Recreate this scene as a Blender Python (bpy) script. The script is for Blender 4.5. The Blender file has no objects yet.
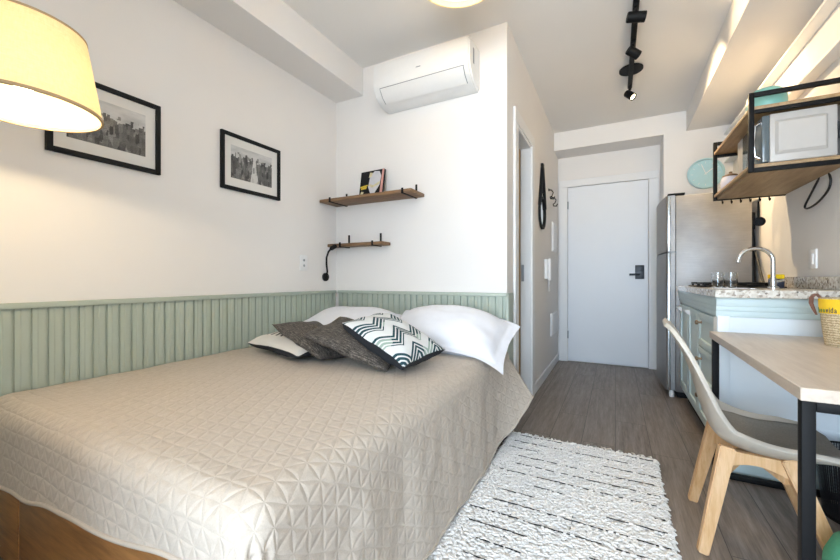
import bpy, bmesh, math, random
from mathutils import Vector, Matrix, noise
random.seed(7)
SC = bpy.context.scene
COL = SC.collection
PI = math.pi

# ------------------------------------------------------------------ materials
def lin(h):
    h = h.lstrip('#')
    out = []
    for i in (0, 2, 4):
        c = int(h[i:i+2], 16) / 255
        out.append(c/12.92 if c <= .04045 else ((c+.055)/1.055)**2.4)
    return (*out, 1)

class NT:
    def __init__(self, name):
        self.m = bpy.data.materials.new(name); self.m.use_nodes = True
        self.t = self.m.node_tree; self.n = self.t.nodes
        self.b = self.n['Principled BSDF']; self.out = self.n['Material Output']
    def add(self, kind, **kw):
        nd = self.n.new(kind)
        for k, v in kw.items():
            if hasattr(nd, k): setattr(nd, k, v)
            else: nd.inputs[k].default_value = v
        return nd
    def link(self, a, b): self.t.links.new(a, b)
    def math(self, op, a, b=None, c=None):
        nd = self.n.new('ShaderNodeMath'); nd.operation = op
        for i, v in enumerate((a, b, c)):
            if v is None: continue
            if isinstance(v, (int, float)): nd.inputs[i].default_value = v
            else: self.link(v, nd.inputs[i])
        return nd.outputs[0]
    def mix(self, fac, a, b):
        nd = self.n.new('ShaderNodeMix'); nd.data_type = 'RGBA'
        for sock, v in ((nd.inputs[0], fac), (nd.inputs[6], a), (nd.inputs[7], b)):
            if isinstance(v, (int, float, tuple)): sock.default_value = v
            else: self.link(v, sock)
        return nd.outputs[2]
    def ramp(self, fac, stops):
        nd = self.n.new('ShaderNodeValToRGB'); e = nd.color_ramp.elements
        while len(e) < len(stops): e.new(.5)
        for el, (p, c) in zip(e, stops): el.position = p; el.color = c
        self.link(fac, nd.inputs[0]); return nd.outputs[0]
    def coords(self, kind='Object', scale=(1, 1, 1), rot=(0, 0, 0)):
        tc = self.add('ShaderNodeTexCoord'); mp = self.add('ShaderNodeMapping')
        mp.inputs['Scale'].default_value = scale; mp.inputs['Rotation'].default_value = rot
        self.link(tc.outputs[kind], mp.inputs[0]); return mp.outputs[0]
    def noise(self, vec, scale, detail=3, rough=.5):
        nd = self.add('ShaderNodeTexNoise'); nd.inputs['Scale'].default_value = scale
        nd.inputs['Detail'].default_value = detail; nd.inputs['Roughness'].default_value = rough
        self.link(vec, nd.inputs['Vector']); return nd.outputs['Fac']
    def bump(self, h, strength=.3, dist=.01):
        nd = self.add('ShaderNodeBump'); nd.inputs['Strength'].default_value = strength
        nd.inputs['Distance'].default_value = dist
        self.link(h, nd.inputs['Height']); self.link(nd.outputs[0], self.b.inputs['Normal'])
    def set(self, **kw):
        for k, v in kw.items(): self.b.inputs[k.replace('_', ' ')].default_value = v
        return self

def plain(name, col, rough=.5, metal=0., var=.05, nscale=30, bump=.0, spec=.5, bdist=.002):
    """slightly mottled surface"""
    t = NT(name); c = lin(col); v = t.coords()
    f = t.noise(v, nscale)
    d = tuple(max(0, x*(1-var)) for x in c[:3]) + (1,)
    l = tuple(min(1, x*(1+var)) for x in c[:3]) + (1,)
    t.link(t.ramp(f, [(.3, d), (.7, l)]), t.b.inputs['Base Color'])
    t.set(Roughness=rough, Metallic=metal); t.b.inputs['Specular IOR Level'].default_value = spec
    if bump: t.bump(f, bump, bdist)
    return t.m

def wood(name, base, dark, scale=1., axis='Y', rough=.5, stretch=14, bump=.05):
    t = NT(name)
    s = {'X': (1, stretch, stretch), 'Y': (stretch, 1, stretch), 'Z': (stretch, stretch, 1)}[axis]
    v = t.coords('Object', tuple(x*scale for x in s))
    f = t.noise(v, 2.2, 6, .62); g = t.noise(v, 9, 3, .6)
    h = t.math('ADD', t.math('MULTIPLY', f, .72), t.math('MULTIPLY', g, .28))
    t.link(t.ramp(h, [(.32, lin(dark)), (.6, lin(base))]), t.b.inputs['Base Color'])
    t.set(Roughness=rough); t.bump(h, bump, .004)
    return t.m

M = {}
M['wall'] = plain('white_wall_paint', '#e9e6e3', .75, var=.012, nscale=2, bump=0)
M['ceiling'] = plain('ceiling_paint', '#ebe9e6', .8, var=.01, nscale=2)
M['trim'] = plain('white_trim_paint', '#e9e9e9', .4, var=.01, nscale=4)
M['door'] = plain('white_door_lacquer', '#e7eaee', .4, var=.01, nscale=3)
M['sage'] = plain('sage_green_paint', '#aab4a8', .45, var=.015, nscale=12)
M['black'] = plain('black_metal', '#111112', .55, .0, var=.1, nscale=60, spec=.18)
M['blackmatte'] = plain('black_matte', '#17181a', .7, var=.1, nscale=60, spec=.25)
M['white_plastic'] = plain('white_plastic', '#ececec', .35, var=.01)
M['grey_plastic'] = plain('grey_plastic', '#8b9094', .4, var=.02)
M['ac'] = plain('air_conditioner_plastic', '#e8e8e7', .4, var=.01)
M['lockgrey'] = plain('dark_grey_lock', '#3f434a', .4, .3)
M['steel'] = None
M['chrome'] = plain('chrome', '#d5d7d9', .12, 1., var=.02)
M['cabinet'] = plain('pale_aqua_cabinet_paint', '#c8d9da', .4, var=.02, nscale=8)
M['cabinet_panel'] = plain('pale_blue_white_panel', '#edf4f8', .4, var=.015, nscale=8)
M['shell'] = plain('beige_moulded_plastic', '#bfb6a9', .38, var=.02)
M['pad'] = plain('grey_seat_fabric', '#8a857d', .85, var=.12, nscale=180, bump=.15)
M['legwood'] = wood('beech_wood', '#dcb589', '#c59660', 2., 'Z', .45)
M['tablewood'] = wood('light_oak_laminate', '#cdbfb0', '#b8a898', 1.2, 'Y', .38, 10, .02)
M['shelfwood'] = wood('rustic_brown_wood', '#8d6c4c', '#4f3826', 2., 'X', .6, 16, .2)
M['plywood'] = wood('golden_shelf_wood', '#a98d68', '#866b4b', 1.5, 'Y', .5, 10, .05)
M['bedwood'] = wood('brown_bed_wood', '#a87745', '#734c2a', 1.6, 'X', .45, 9, .06)
M['doorwood'] = wood('honey_door_wood', '#b08f62', '#96754a', 1.5, 'Z', .5)
M['sheet'] = plain('white_bed_linen', '#e9ebf2', .85, var=.015, nscale=20, bump=.1)
M['mattress'] = plain('mattress_ticking', '#d8dbe0', .9, var=.03)
M['dark_cloth'] = plain('dark_underside_cloth', '#20242c', .9, var=.1, nscale=100)
M['teal'] = plain('teal_enamel', '#7fb9b0', .35, var=.03)
M['green'] = plain('green_pouf_fabric', '#4f9a78', .9, var=.06, nscale=150, bump=.2)
M['rubber'] = plain('black_rubber', '#161718', .5, var=.1)
M['yellow'] = plain('yellow_sponge', '#e6c61c', .9, var=.1, nscale=120, bump=.3)
M['navy'] = plain('dark_blue_plastic', '#252b3d', .4, var=.05)
M['brown_leather'] = plain('brown_leather', '#7a5648', .55, var=.12, nscale=60, bump=.1)
M['ceramic'] = plain('white_ceramic', '#e6e4ee', .2, var=.01)
M['brass'] = plain('bronze_knob', '#8f7a63', .35, .7, var=.05)
M['paper'] = plain('white_mat_board', '#dedcd8', .8, var=.01)
M['tan'] = plain('tan_tape', '#b39a77', .8)
M['mirror'] = plain('mirror_glass', '#dfe3e4', .03, 1., var=.0)
M['cream_cloth'] = plain('cream_cloth', '#f0c52a', .85, var=.03, nscale=80)

def m_floor():
    t = NT('wood_plank_floor')
    v = t.coords('Object', (1, 1, 1), (0, 0, PI/2))
    br = t.add('ShaderNodeTexBrick'); br.offset = .37
    for k, x in (('Scale', 1.), ('Mortar Size', .0016), ('Brick Width', 1.25), ('Row Height', .185), ('Bias', 0.)):
        br.inputs[k].default_value = x
    br.inputs['Color1'].default_value = (.25, .25, .25, 1); br.inputs['Color2'].default_value = (.75, .75, .75, 1)
    br.inputs['Mortar'].default_value = (0, 0, 0, 1)
    t.link(v, br.inputs['Vector'])
    v2 = t.coords('Object', (16, 1.1, 1))
    wv = t.add('ShaderNodeVectorMath'); wv.operation = 'ADD'
    t.link(v2, wv.inputs[0]); t.link(br.outputs['Color'], wv.inputs[1])
    f = t.noise(wv.outputs[0], 2.6, 8, .68); g = t.noise(t.coords('Object', (60, 4, 1)), 3, 4, .6)
    h = t.math('ADD', t.math('MULTIPLY', f, .7), t.math('MULTIPLY', g, .3))
    c = t.ramp(h, [(.33, lin('#51483f')), (.5, lin('#7d7169')), (.68, lin('#9c9289'))])
    sep = t.add('ShaderNodeSeparateColor'); t.link(br.outputs['Color'], sep.inputs[0])
    c2 = t.mix(t.math('MULTIPLY', sep.outputs[0], .35), c, lin('#8b7b6c'))
    c3 = t.mix(br.outputs['Fac'], c2, lin('#3d352f'))
    t.link(c3, t.b.inputs['Base Color']); t.set(Roughness=.42)
    t.bump(h, .12, .002); return t.m
M['floor'] = m_floor()

def m_steel():
    t = NT('brushed_stainless_steel')
    f = t.noise(t.coords('Object', (2, 2, 60)), 4, 4, .6)
    g = t.noise(t.coords('Object', (3, 3, 3)), 2.2, 3, .6)
    h = t.math('ADD', t.math('MULTIPLY', f, .4), t.math('MULTIPLY', g, .6))
    t.link(t.ramp(h, [(.3, lin('#8a8887')), (.7, lin('#a19f9d'))]), t.b.inputs['Base Color'])
    t.link(t.math('ADD', t.math('MULTIPLY', g, .15), .42), t.b.inputs['Roughness'])
    t.set(Metallic=.85); return t.m
M['steel'] = m_steel()

def m_granite():
    t = NT('speckled_granite'); v = t.coords()
    a = t.add('ShaderNodeTexVoronoi'); a.inputs['Scale'].default_value = 90; t.link(v, a.inputs['Vector'])
    sep = t.add('ShaderNodeSeparateColor'); t.link(a.outputs['Color'], sep.inputs[0])
    f = t.noise(v, 28, 5, .7)
    h = t.math('ADD', t.math('MULTIPLY', sep.outputs[0], .5), t.math('MULTIPLY', f, .5))
    t.link(t.ramp(h, [(.2, lin('#5c5653')), (.31, lin('#a3988b')), (.42, lin('#c6beb2')), (.7, lin('#dcd8d0'))]), t.b.inputs['Base Color'])
    t.set(Roughness=.2); return t.m
M['granite'] = m_granite()

def m_quilt():
    """triangular quilting stitched along three line families, in unfolded cloth metres (UV)"""
    t = NT('quilted_beige_cotton')
    tc = t.add('ShaderNodeTexCoord'); s = t.add('ShaderNodeSeparateXYZ'); t.link(tc.outputs['UV'], s.inputs[0])
    v0 = t.coords('UV'); wob = t.math('MULTIPLY', t.math('SUBTRACT', t.noise(v0, 9, 2), .5), .014)
    u = t.math('ADD', s.outputs[0], wob); v = t.math('SUBTRACT', s.outputs[1], wob)
    H = .047; A = .054
    def fam(e):
        fr = t.math('FRACT', e); return t.math('SUBTRACT', .5, t.math('ABSOLUTE', t.math('SUBTRACT', fr, .5)))
    f1 = fam(t.math('DIVIDE', v, H))
    vh = t.math('DIVIDE', v, 2*H); ua = t.math('DIVIDE', u, A)
    f2 = fam(t.math('ADD', ua, vh)); f3 = fam(t.math('SUBTRACT', ua, vh))
    mn = t.math('MINIMUM', t.math('MINIMUM', f1, f2), f3)
    sm = t.math('SMOOTH_MIN', mn, .17, .12)
    fine = t.noise(v0, 260, 2, .6); wr = t.noise(v0, 38, 3, .55)
    h = t.math('ADD', t.math('MULTIPLY', sm, 5.), t.math('MULTIPLY', wr, .55))
    t.bump(h, .42, .006)
    c = t.ramp(t.math('ADD', t.math('MULTIPLY', fine, .5), t.math('MULTIPLY', wr, .5)), [(.35, lin('#b7aa9b')), (.65, lin('#c8bcae'))])
    st = t.math('LESS_THAN', mn, .035)
    t.link(t.mix(t.math('MULTIPLY', st, .15), c, lin('#aaa093')), t.b.inputs['Base Color'])
    t.set(Roughness=.72, Sheen_Weight=.15); return t.m
M['quilt'] = m_quilt()

def m_chevron():
    t = NT('chevron_printed_cotton')
    tc = t.add('ShaderNodeTexCoord'); s = t.add('ShaderNodeSeparateXYZ'); t.link(tc.outputs['UV'], s.inputs[0])
    u, v = s.outputs[0], s.outputs[1]
    tri = t.math('ABSOLUTE', t.math('SUBTRACT', t.math('FRACT', t.math('MULTIPLY', v, 2.5)), .5))
    w = t.math('ADD', u, t.math('MULTIPLY', tri, .30))
    ph = t.math('FRACT', t.math('MULTIPLY', w, 3.1))
    band = t.math('LESS_THAN', ph, .58)
    line = t.math('LESS_THAN', t.math('FRACT', t.math('MULTIPLY', ph, 5.8)), .62)
    f = t.math('MULTIPLY', band, line)
    sel = t.math('GREATER_THAN', t.noise(tc.outputs['UV'], 2.4, 1), .6)
    dk = t.mix(sel, lin('#134049'), lin('#96aa9f'))
    t.link(t.mix(f, lin('#d9dbdc'), dk), t.b.inputs['Base Color'])
    t.set(Roughness=.85); t.bump(t.noise(tc.outputs['UV'], 140, 2), .15, .002); return t.m
M['chevron'] = m_chevron()

def m_stripe():
    t = NT('black_line_printed_cotton')
    tc = t.add('ShaderNodeTexCoord'); s = t.add('ShaderNodeSeparateXYZ'); t.link(tc.outputs['UV'], s.inputs[0])
    u, v = s.outputs[0], s.outputs[1]
    w = t.math('FRACT', t.math('ADD', t.math('MULTIPLY', u, 10), t.math('MULTIPLY', v, 4)))
    a = t.math('LESS_THAN', w, .42)
    b = t.math('GREATER_THAN', v, .2); c = t.math('GREATER_THAN', u, .12)
    f = t.math('MULTIPLY', t.math('MULTIPLY', a, b), c)
    t.link(t.mix(f, lin('#d6d3cd'), lin('#15171a')), t.b.inputs['Base Color'])
    t.set(Roughness=.85); t.bump(t.noise(tc.outputs['UV'], 140, 2), .15, .002); return t.m
M['stripe'] = m_stripe()

def m_tweed():
    t = NT('brown_black_tweed')
    v = t.coords('UV', (14, 80, 1)); f = t.noise(v, 1., 3, .7)
    g = t.noise(t.coords('UV', (110, 110, 1)), 1., 2, .7)
    h = t.math('ADD', t.math('MULTIPLY', f, .6), t.math('MULTIPLY', g, .4))
    t.link(t.ramp(h, [(.38, lin('#1f1d1c')), (.5, lin('#4a4541')), (.64, lin('#8a8279'))]), t.b.inputs['Base Color'])
    t.set(Roughness=.9); t.bump(h, .5, .004); return t.m
M['tweed'] = m_tweed()

def m_rug():
    t = NT('shaggy_white_cotton'); v = t.coords()
    f = t.noise(v, 160, 3, .6); g = t.noise(v, 9, 3)
    c = t.ramp(f, [(.3, lin('#e4dfd9')), (.6, lin('#f4f1ed'))])
    t.link(c, t.b.inputs['Base Color']); t.set(Roughness=.95); t.bump(f, .2, .003); return t.m
M['rug'] = m_rug()

def m_straw():
    t = NT('woven_straw'); 
    v = t.coords('Object', (1, 1, 1))
    w = t.add('ShaderNodeTexWave'); w.wave_type = 'BANDS'; w.bands_direction = 'Z'
    w.inputs['Scale'].default_value = 32; w.inputs['Distortion'].default_value = 5; w.inputs['Detail Scale'].default_value = 6
    t.link(v, w.inputs['Vector']); f = t.noise(v, 130, 2)
    h = t.math('ADD', t.math('MULTIPLY', w.outputs['Fac'], .6), t.math('MULTIPLY', f, .4))
    t.link(t.ramp(h, [(.25, lin('#a68f6a')), (.65, lin('#d8c6a4'))]), t.b.inputs['Base Color'])
    t.set(Roughness=.8); t.bump(h, .6, .004); return t.m
M['straw'] = m_straw()

def m_shade():
    t = NT('linen_lampshade'); v = t.coords('Object')
    f = t.noise(t.coords('Object', (60, 60, 500)), 1., 3, .6); g = t.noise(t.coords('Object', (300, 300, 40)), 1., 2, .6)
    h = t.math('ADD', t.math('MULTIPLY', f, .6), t.math('MULTIPLY', g, .4))
    c = t.ramp(h, [(.3, lin('#efe2c2')), (.65, lin('#fdf5dd'))])
    t.link(c, t.b.inputs['Base Color']); t.set(Roughness=.9)
    tr = t.add('ShaderNodeBsdfTranslucent'); t.link(c, tr.inputs[0])
    mx = t.add('ShaderNodeMixShader'); mx.inputs[0].default_value = .6
    t.link(t.b.outputs[0], mx.inputs[1]); t.link(tr.outputs[0], mx.inputs[2]); t.link(mx.outputs[0], t.out.inputs[0])
    t.bump(h, .2, .002); return t.m
M['shade'] = m_shade()

def m_emit(name, col, s):
    t = NT(name); t.b.inputs['Emission Color'].default_value = lin(col); t.b.inputs['Emission Strength'].default_value = s
    t.b.inputs['Base Color'].default_value = lin(col); return t.m
M['bulb'] = m_emit('lit_warm_bulb', '#fff0cc', 14)
M['spotlens'] = m_emit('lit_spot_lens', '#ffe6b8', 10)
M['diffuser'] = m_emit('lit_ceiling_diffuser', '#ffe9b0', 2.2)

def m_glass(name='clear_glass', rough=.02):
    t = NT(name); t.set(Roughness=rough, IOR=1.45); t.b.inputs['Transmission Weight'].default_value = 1
    t.b.inputs['Base Color'].default_value = (.95, .97, .98, 1)
    f = t.noise(t.coords(), 5); t.bump(f, .02, .001); return t.m
M['glass'] = m_glass()

def m_mesh():
    t = NT('black_wire_mesh'); v = t.coords('UV', (90, 46, 1)); s = t.add('ShaderNodeSeparateXYZ'); t.link(v, s.inputs[0])
    a = t.math('LESS_THAN', t.math('FRACT', s.outputs[0]), .42); b = t.math('LESS_THAN', t.math('FRACT', s.outputs[1]), .42)
    f = t.math('MAXIMUM', a, b); t.b.inputs['Base Color'].default_value = lin('#1b1d22')
    t.link(f, t.b.inputs['Alpha']); t.set(Roughness=.5, Metallic=.3); return t.m
M['mesh'] = m_mesh()

def m_photo(name, kind):
    t = NT(name)
    tc = t.add('ShaderNodeTexCoord'); s = t.add('ShaderNodeSeparateXYZ'); t.link(tc.outputs['UV'], s.inputs[0])
    u, v = s.outputs[0], s.outputs[1]
    vo = t.add('ShaderNodeTexVoronoi'); vo.distance = 'CHEBYCHEV'; vo.inputs['Scale'].default_value = 1
    mp = t.coords('UV', (22, 5, 1)); t.link(mp, vo.inputs['Vector'])
    sep = t.add('ShaderNodeSeparateColor'); t.link(vo.outputs['Color'], sep.inputs[0])
    sky = t.math('ADD', t.math('MULTIPLY', sep.outputs[0], .22), (.56 if kind == 0 else .62))
    f = t.noise(t.coords('UV', (70, 46, 1)), 1., 3, .7)
    g = t.noise(t.coords('UV', (5, 4, 1)), 1., 2)
    tone = t.math('ADD', t.math('ADD', t.math('MULTIPLY', sep.outputs[1], .35), t.math('MULTIPLY', f, .55)), t.math('SUBTRACT', t.math('MULTIPLY', g, .4), .3))
    if kind:   # bright avenue up the middle of the view
        ctr = t.math('ABSOLUTE', t.math('SUBTRACT', u, .55))
        road = t.math('LESS_THAN', ctr, t.math('MULTIPLY', t.math('SUBTRACT', 1., v), .1))
        tone = t.math('ADD', tone, t.math('MULTIPLY', road, .4))
    bl = t.ramp(tone, [(.15, lin('#2a2a2b')), (.45, lin('#6d6c6b')), (.8, lin('#c9c8c6'))])
    up = t.math('GREATER_THAN', v, sky)
    skyc = t.ramp(t.noise(t.coords('UV', (3, 5, 1)), 1., 4), [(.3, lin('#a9aaab')), (.7, lin('#d4d3d1'))])
    t.link(t.mix(up, bl, skyc), t.b.inputs['Base Color']); t.set(Roughness=.45); return t.m
M['photo_a'] = m_photo('skyline_print', 0)
M['photo_b'] = m_photo('avenue_print', 1)

# ------------------------------------------------------------------ mesh helpers
class B:
    """collects shapes in one bmesh, links them as ONE mesh object"""
    def __init__(self): self.bm = bmesh.new(); self.uv = None
    def box(self, lo, hi, bev=0., seg=2, mtx=None):
        lo, hi = Vector(lo), Vector(hi)
        r = bmesh.ops.create_cube(self.bm, size=1)
        vs = r['verts']
        bmesh.ops.scale(self.bm, vec=hi-lo, verts=vs)
        bmesh.ops.translate(self.bm, vec=(lo+hi)/2, verts=vs)
        if bev:
            es = list({e for v in vs for e in v.link_edges})
            rr = bmesh.ops.bevel(self.bm, geom=es, offset=bev, segments=seg, affect='EDGES', profile=.5)
            vs = list({v for f in rr['faces'] for v in f.verts} | {v for v in vs if v.is_valid})
        if mtx is not None: bmesh.ops.transform(self.bm, matrix=mtx, verts=vs)
        return self
    def lathe(self, prof, at=(0, 0, 0), n=32, mtx=None, cap=True):
        """profile of (radius, z) about the z axis"""
        rings = []
        for r, z in prof:
            if r < 1e-6: rings.append([self.bm.verts.new((0, 0, z))])
            else: rings.append([self.bm.verts.new((r*math.cos(2*PI*k/n), r*math.sin(2*PI*k/n), z)) for k in range(n)])
        for a, b in zip(rings, rings[1:]):
            for k in range(n):
                k2 = (k+1) % n
                if len(a) == 1 and len(b) == 1: continue
                if len(a) == 1: self.bm.faces.new((a[0], b[k2], b[k]))
                elif len(b) == 1: self.bm.faces.new((a[k], a[k2], b[0]))
                else: self.bm.faces.new((a[k], a[k2], b[k2], b[k]))
        if cap:
            for rg, fl in ((rings[0], True), (rings[-1], False)):
                if len(rg) > 1: self.bm.faces.new(rg[::-1] if fl else rg)
        vs = [v for rg in rings for v in rg]
        if mtx is not None: bmesh.ops.transform(self.bm, matrix=mtx, verts=vs)
        bmesh.ops.translate(self.bm, vec=at, verts=vs)
        return self
    def tube(self, pts, r, n=10, closed=False, sq=False):
        """round (or square) tube along points; r may be a list"""
        pts = [Vector(p) for p in pts]; N = len(pts)
        rs = r if isinstance(r, (list, tuple)) else [r]*N
        rings = []; prev = None
        for i, p in enumerate(pts):
            if closed: d = pts[(i+1) % N]-pts[i-1]
            else: d = pts[min(i+1, N-1)]-pts[max(i-1, 0)]
            d.normalize()
            if prev is None:
                ref = Vector((0, 0, 1)) if abs(d.z) < .9 else Vector((1, 0, 0))
                a = d.cross(ref).normalized()
            else:
                a = (prev - d*prev.dot(d)).normalized()
            prev = a; b = d.cross(a)
            rings.append([self.bm.verts.new(p+(a*math.cos(2*PI*k/n+(PI/4 if sq else 0))+b*math.sin(2*PI*k/n+(PI/4 if sq else 0)))*rs[i]) for k in range(n)])
        rng = range(N) if closed else range(N-1)
        for i in rng:
            A, C = rings[i], rings[(i+1) % N]
            for k in range(n): self.bm.faces.new((A[k], A[(k+1) % n], C[(k+1) % n], C[k]))
        if not closed: self.bm.faces.new(rings[0][::-1]); self.bm.faces.new(rings[-1])
        return self
    def prism(self, poly, axis, a, b):
        """extrude a 2D polygon along axis between a and b (coords of other two axes in order)"""
        def P(u, v, w): return {'X': (w, u, v), 'Y': (u, w, v), 'Z': (u, v, w)}[axis]
        A = [self.bm.verts.new(P(u, v, a)) for u, v in poly]; C = [self.bm.verts.new(P(u, v, b)) for u, v in poly]
        n = len(poly)
        self.bm.faces.new(A[::-1]); self.bm.faces.new(C)
        for k in range(n): self.bm.faces.new((A[k], A[(k+1) % n], C[(k+1) % n], C[k]))
        return self
    def grid(self, nu, nv, fn, uvfn=None):
        V = [[self.bm.verts.new(fn(i/nu, j/nv)) for j in range(nv+1)] for i in range(nu+1)]
        if uvfn and self.uv is None: self.uv = self.bm.loops.layers.uv.new('UVMap')
        for i in range(nu):
            for j in range(nv):
                q = ((i, j), (i+1, j), (i+1, j+1), (i, j+1))
                try: f = self.bm.faces.new([V[a][b] for a, b in q])
                except ValueError: continue
                if uvfn:
                    for l, (a, b) in zip(f.loops, q): l[self.uv].uv = uvfn(a/nu, b/nv)
        return V
    def done(self, name, mat, parent=None, smooth=True, auto=40, world=True, **tags):
        bmesh.ops.recalc_face_normals(self.bm, faces=self.bm.faces)
        me = bpy.data.meshes.new(name); self.bm.to_mesh(me); self.bm.free()
        me.materials.append(M[mat] if isinstance(mat, str) else mat)
        if smooth:
            me.polygons.foreach_set('use_smooth', [True]*len(me.polygons))
            if auto: me.set_sharp_from_angle(angle=math.radians(auto))
        o = bpy.data.objects.new(name, me); COL.objects.link(o)
        if parent is not None:
            o.parent = parent
            if world:
                p = parent
                off = Vector((0, 0, 0)); 
                o.matrix_parent_inverse = world_of(parent).inverted()
        for k, v in tags.items(): o[k] = v
        return o
def world_of(o):
    m = o.matrix_basis.copy()
    if o.parent: m = world_of(o.parent) @ o.matrix_parent_inverse @ m
    return m

def thing(name, label, cat, loc=(0, 0, 0), group=None, rz=0.):
    o = bpy.data.objects.new(name, None); COL.objects.link(o); o.location = loc; o.rotation_euler = (0, 0, rz)
    o.empty_display_size = .05
    o['label'] = label; o['category'] = cat
    if group: o['group'] = group
    return o
def tag(o, label, cat, group=None):
    o['label'] = label; o['category'] = cat
    if group: o['group'] = group
    return o
def struct(b, name, mat, smooth=False, parent=None, **kw):
    o = b.done(name, mat, parent, smooth=smooth, **kw)
    if parent is None: o['kind'] = 'structure'
    return o
def text_mesh(name, txt, size, mat, parent, mtx, depth=.0006):
    cu = bpy.data.curves.new(name, 'FONT'); cu.body = txt; cu.size = size; cu.extrude = depth
    tmp = bpy.data.objects.new(name, cu); COL.objects.link(tmp)
    dg = bpy.context.evaluated_depsgraph_get()
    me = bpy.data.meshes.new_from_object(tmp.evaluated_get(dg)); bpy.data.objects.remove(tmp)
    me.materials.clear(); me.materials.append(mat); me.transform(mtx)
    o = bpy.data.objects.new(name, me); COL.objects.link(o); o.parent = parent
    o.matrix_parent_inverse = world_of(parent).inverted()
    return o
def copy_tree(o, parent=None):
    c = o.copy(); COL.objects.link(c)
    if parent is not None: c.parent = parent
    for ch in list(o.children): copy_tree(ch, c)
    return c

# ------------------------------------------------------------------ room constants (metres, camera height 1.0)
XL, YB, XC, YD, YK, XR = -2.065, 2.43, -.63, 4.88, 4.55, 1.0
ZC, ZBEAM, YW = 2.69, 2.485, -2.3

struct(B().box((XL-.15, YW-.15, -.1), (XR+.15, YD+.15, 0)), 'floor', 'floor')
struct(B().box((XL-.15, YW-.15, ZC), (XR+.15, YD+.15, ZC+.1)), 'ceiling', 'ceiling')
struct(B().box((XL-.15, YW-.15, 0), (XL, YB+.15, ZC)), 'wall_left', 'wall')
struct(B().box((XL, YB, 0), (XC-.15, YB+.15, ZC)), 'wall_back', 'wall')
# corridor wall with the bathroom doorway
DY0, DY1, DZ = 2.70, 3.20, 2.115
struct(B().box((XC-.15, YB, 0), (XC, DY0, ZC)).box((XC-.15, DY1, 0), (XC, YD+.15, ZC)).box((XC-.15, DY0, DZ), (XC, DY1, ZC)), 'wall_corridor', 'wall')
struct(B().box((-2.0, YB+.15, 0), (-1.85, YD+.15, ZC)).box((-1.85, YD, 0), (XC-.15, YD+.15, ZC)), 'wall_bathroom', 'wall')
struct(B().box((XC, YD, 0), (.44, YD+.15, ZC)), 'wall_entry', 'wall')
struct(B().box((.44, YK, 0), (XR, YD+.15, ZC)), 'wall_kitchen', 'wall')
struct(B().box((XR, YW-.15, 0), (XR+.15, YD+.15, ZC)), 'wall_right', 'wall')
# added unseen block behind the viewer, keeps window light off the bed foot
struct(B().box((XL, -1.35, 0), (-.72, -.34, ZC)), 'wall_light_blocker', 'wall')
# window wall behind the viewer, wide balcony opening
WX0, WX1, WZ0, WZ1 = -.95, .93, .04, 2.45
struct(B().box((XL, YW-.15, 0), (WX0, YW, ZC)).box((WX1, YW-.15, 0), (XR, YW, ZC)).box((WX0, YW-.15, WZ1), (WX1, YW, ZC)).box((WX0, YW-.15, 0), (WX1, YW, WZ0)), 'wall_balcony', 'wall')
wf = B()
for x in (WX0+.03, 0., WX1-.03): wf.box((x-.03, YW-.11, WZ0+.061), (x+.03, YW-.05, WZ1-.061))
wf.box((WX0, YW-.11, WZ0), (WX1, YW-.05, WZ0+.06)).box((WX0, YW-.11, WZ1-.06), (WX1, YW-.05, WZ1))
struct(wf, 'window_1', 'trim')
# ceiling soffits, beams, ledges
struct(B().box((XL, YW, 2.47), (-1.79, YB, ZC)), 'trim_1', 'wall')
struct(B().box((.632, YW, ZBEAM), (XR, YK, ZC)), 'trim_2', 'wall')
struct(B().box((XC, YK, ZBEAM), (.44, YD, ZC)), 'trim_3', 'wall')
struct(B().box((.932, YW, 2.118), (XR, YK, 2.135), .002), 'trim_4', 'trim')
struct(B().box((.932, YW, 2.388), (XR, YK, 2.405), .002), 'trim_5', 'trim')
# baseboards
struct(B().box((XC, 3.31, 0), (XC+.015, YD-.02, .085), .003), 'baseboard_corridor', 'trim')
struct(B().box((XR-.012, YW, 0), (XR, 1.2, .085), .003), 'baseboard_right', 'trim')
struct(B().box((XL, YW, 0), (XL+.012, .2, .085), .003), 'baseboard_left', 'trim')
# bathroom door frame in the corridor wall
tr = B()
for a, b in ((DY0-.10, DY0), (DY1, DY1+.10)): tr.box((XC, a, 0), (XC+.016, b, DZ-.0005), .003)
tr.box((XC, DY0-.10, DZ), (XC+.016, DY1+.10, DZ+.09), .003)
tr.box((XC-.148, DY0, 0), (XC+.004, DY0+.02, DZ-.0205)).box((XC-.075, DY1-.02, 0), (XC+.004, DY1, DZ-.0205)).box((XC-.148, DY0, DZ-.02), (XC+.004, DY1, DZ))
d1 = struct(tr, 'door_1', 'trim')
struct(B().box((-1.17, DY1-.045, .01), (-.712, DY1-.006, DZ-.022), .003), 'door_leaf', 'doorwood', parent=d1)
st = B().box((-.702, DY1-.023, .98), (-.68, DY1-.0195, 1.12), .001).box((-.696, DY1-.025, 1.02), (-.686, DY1-.0225, 1.05)).box((-.696, DY1-.025, 1.06), (-.686, DY1-.0225, 1.085))
st.done('strike_plate', 'grey_plastic', d1)
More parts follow.
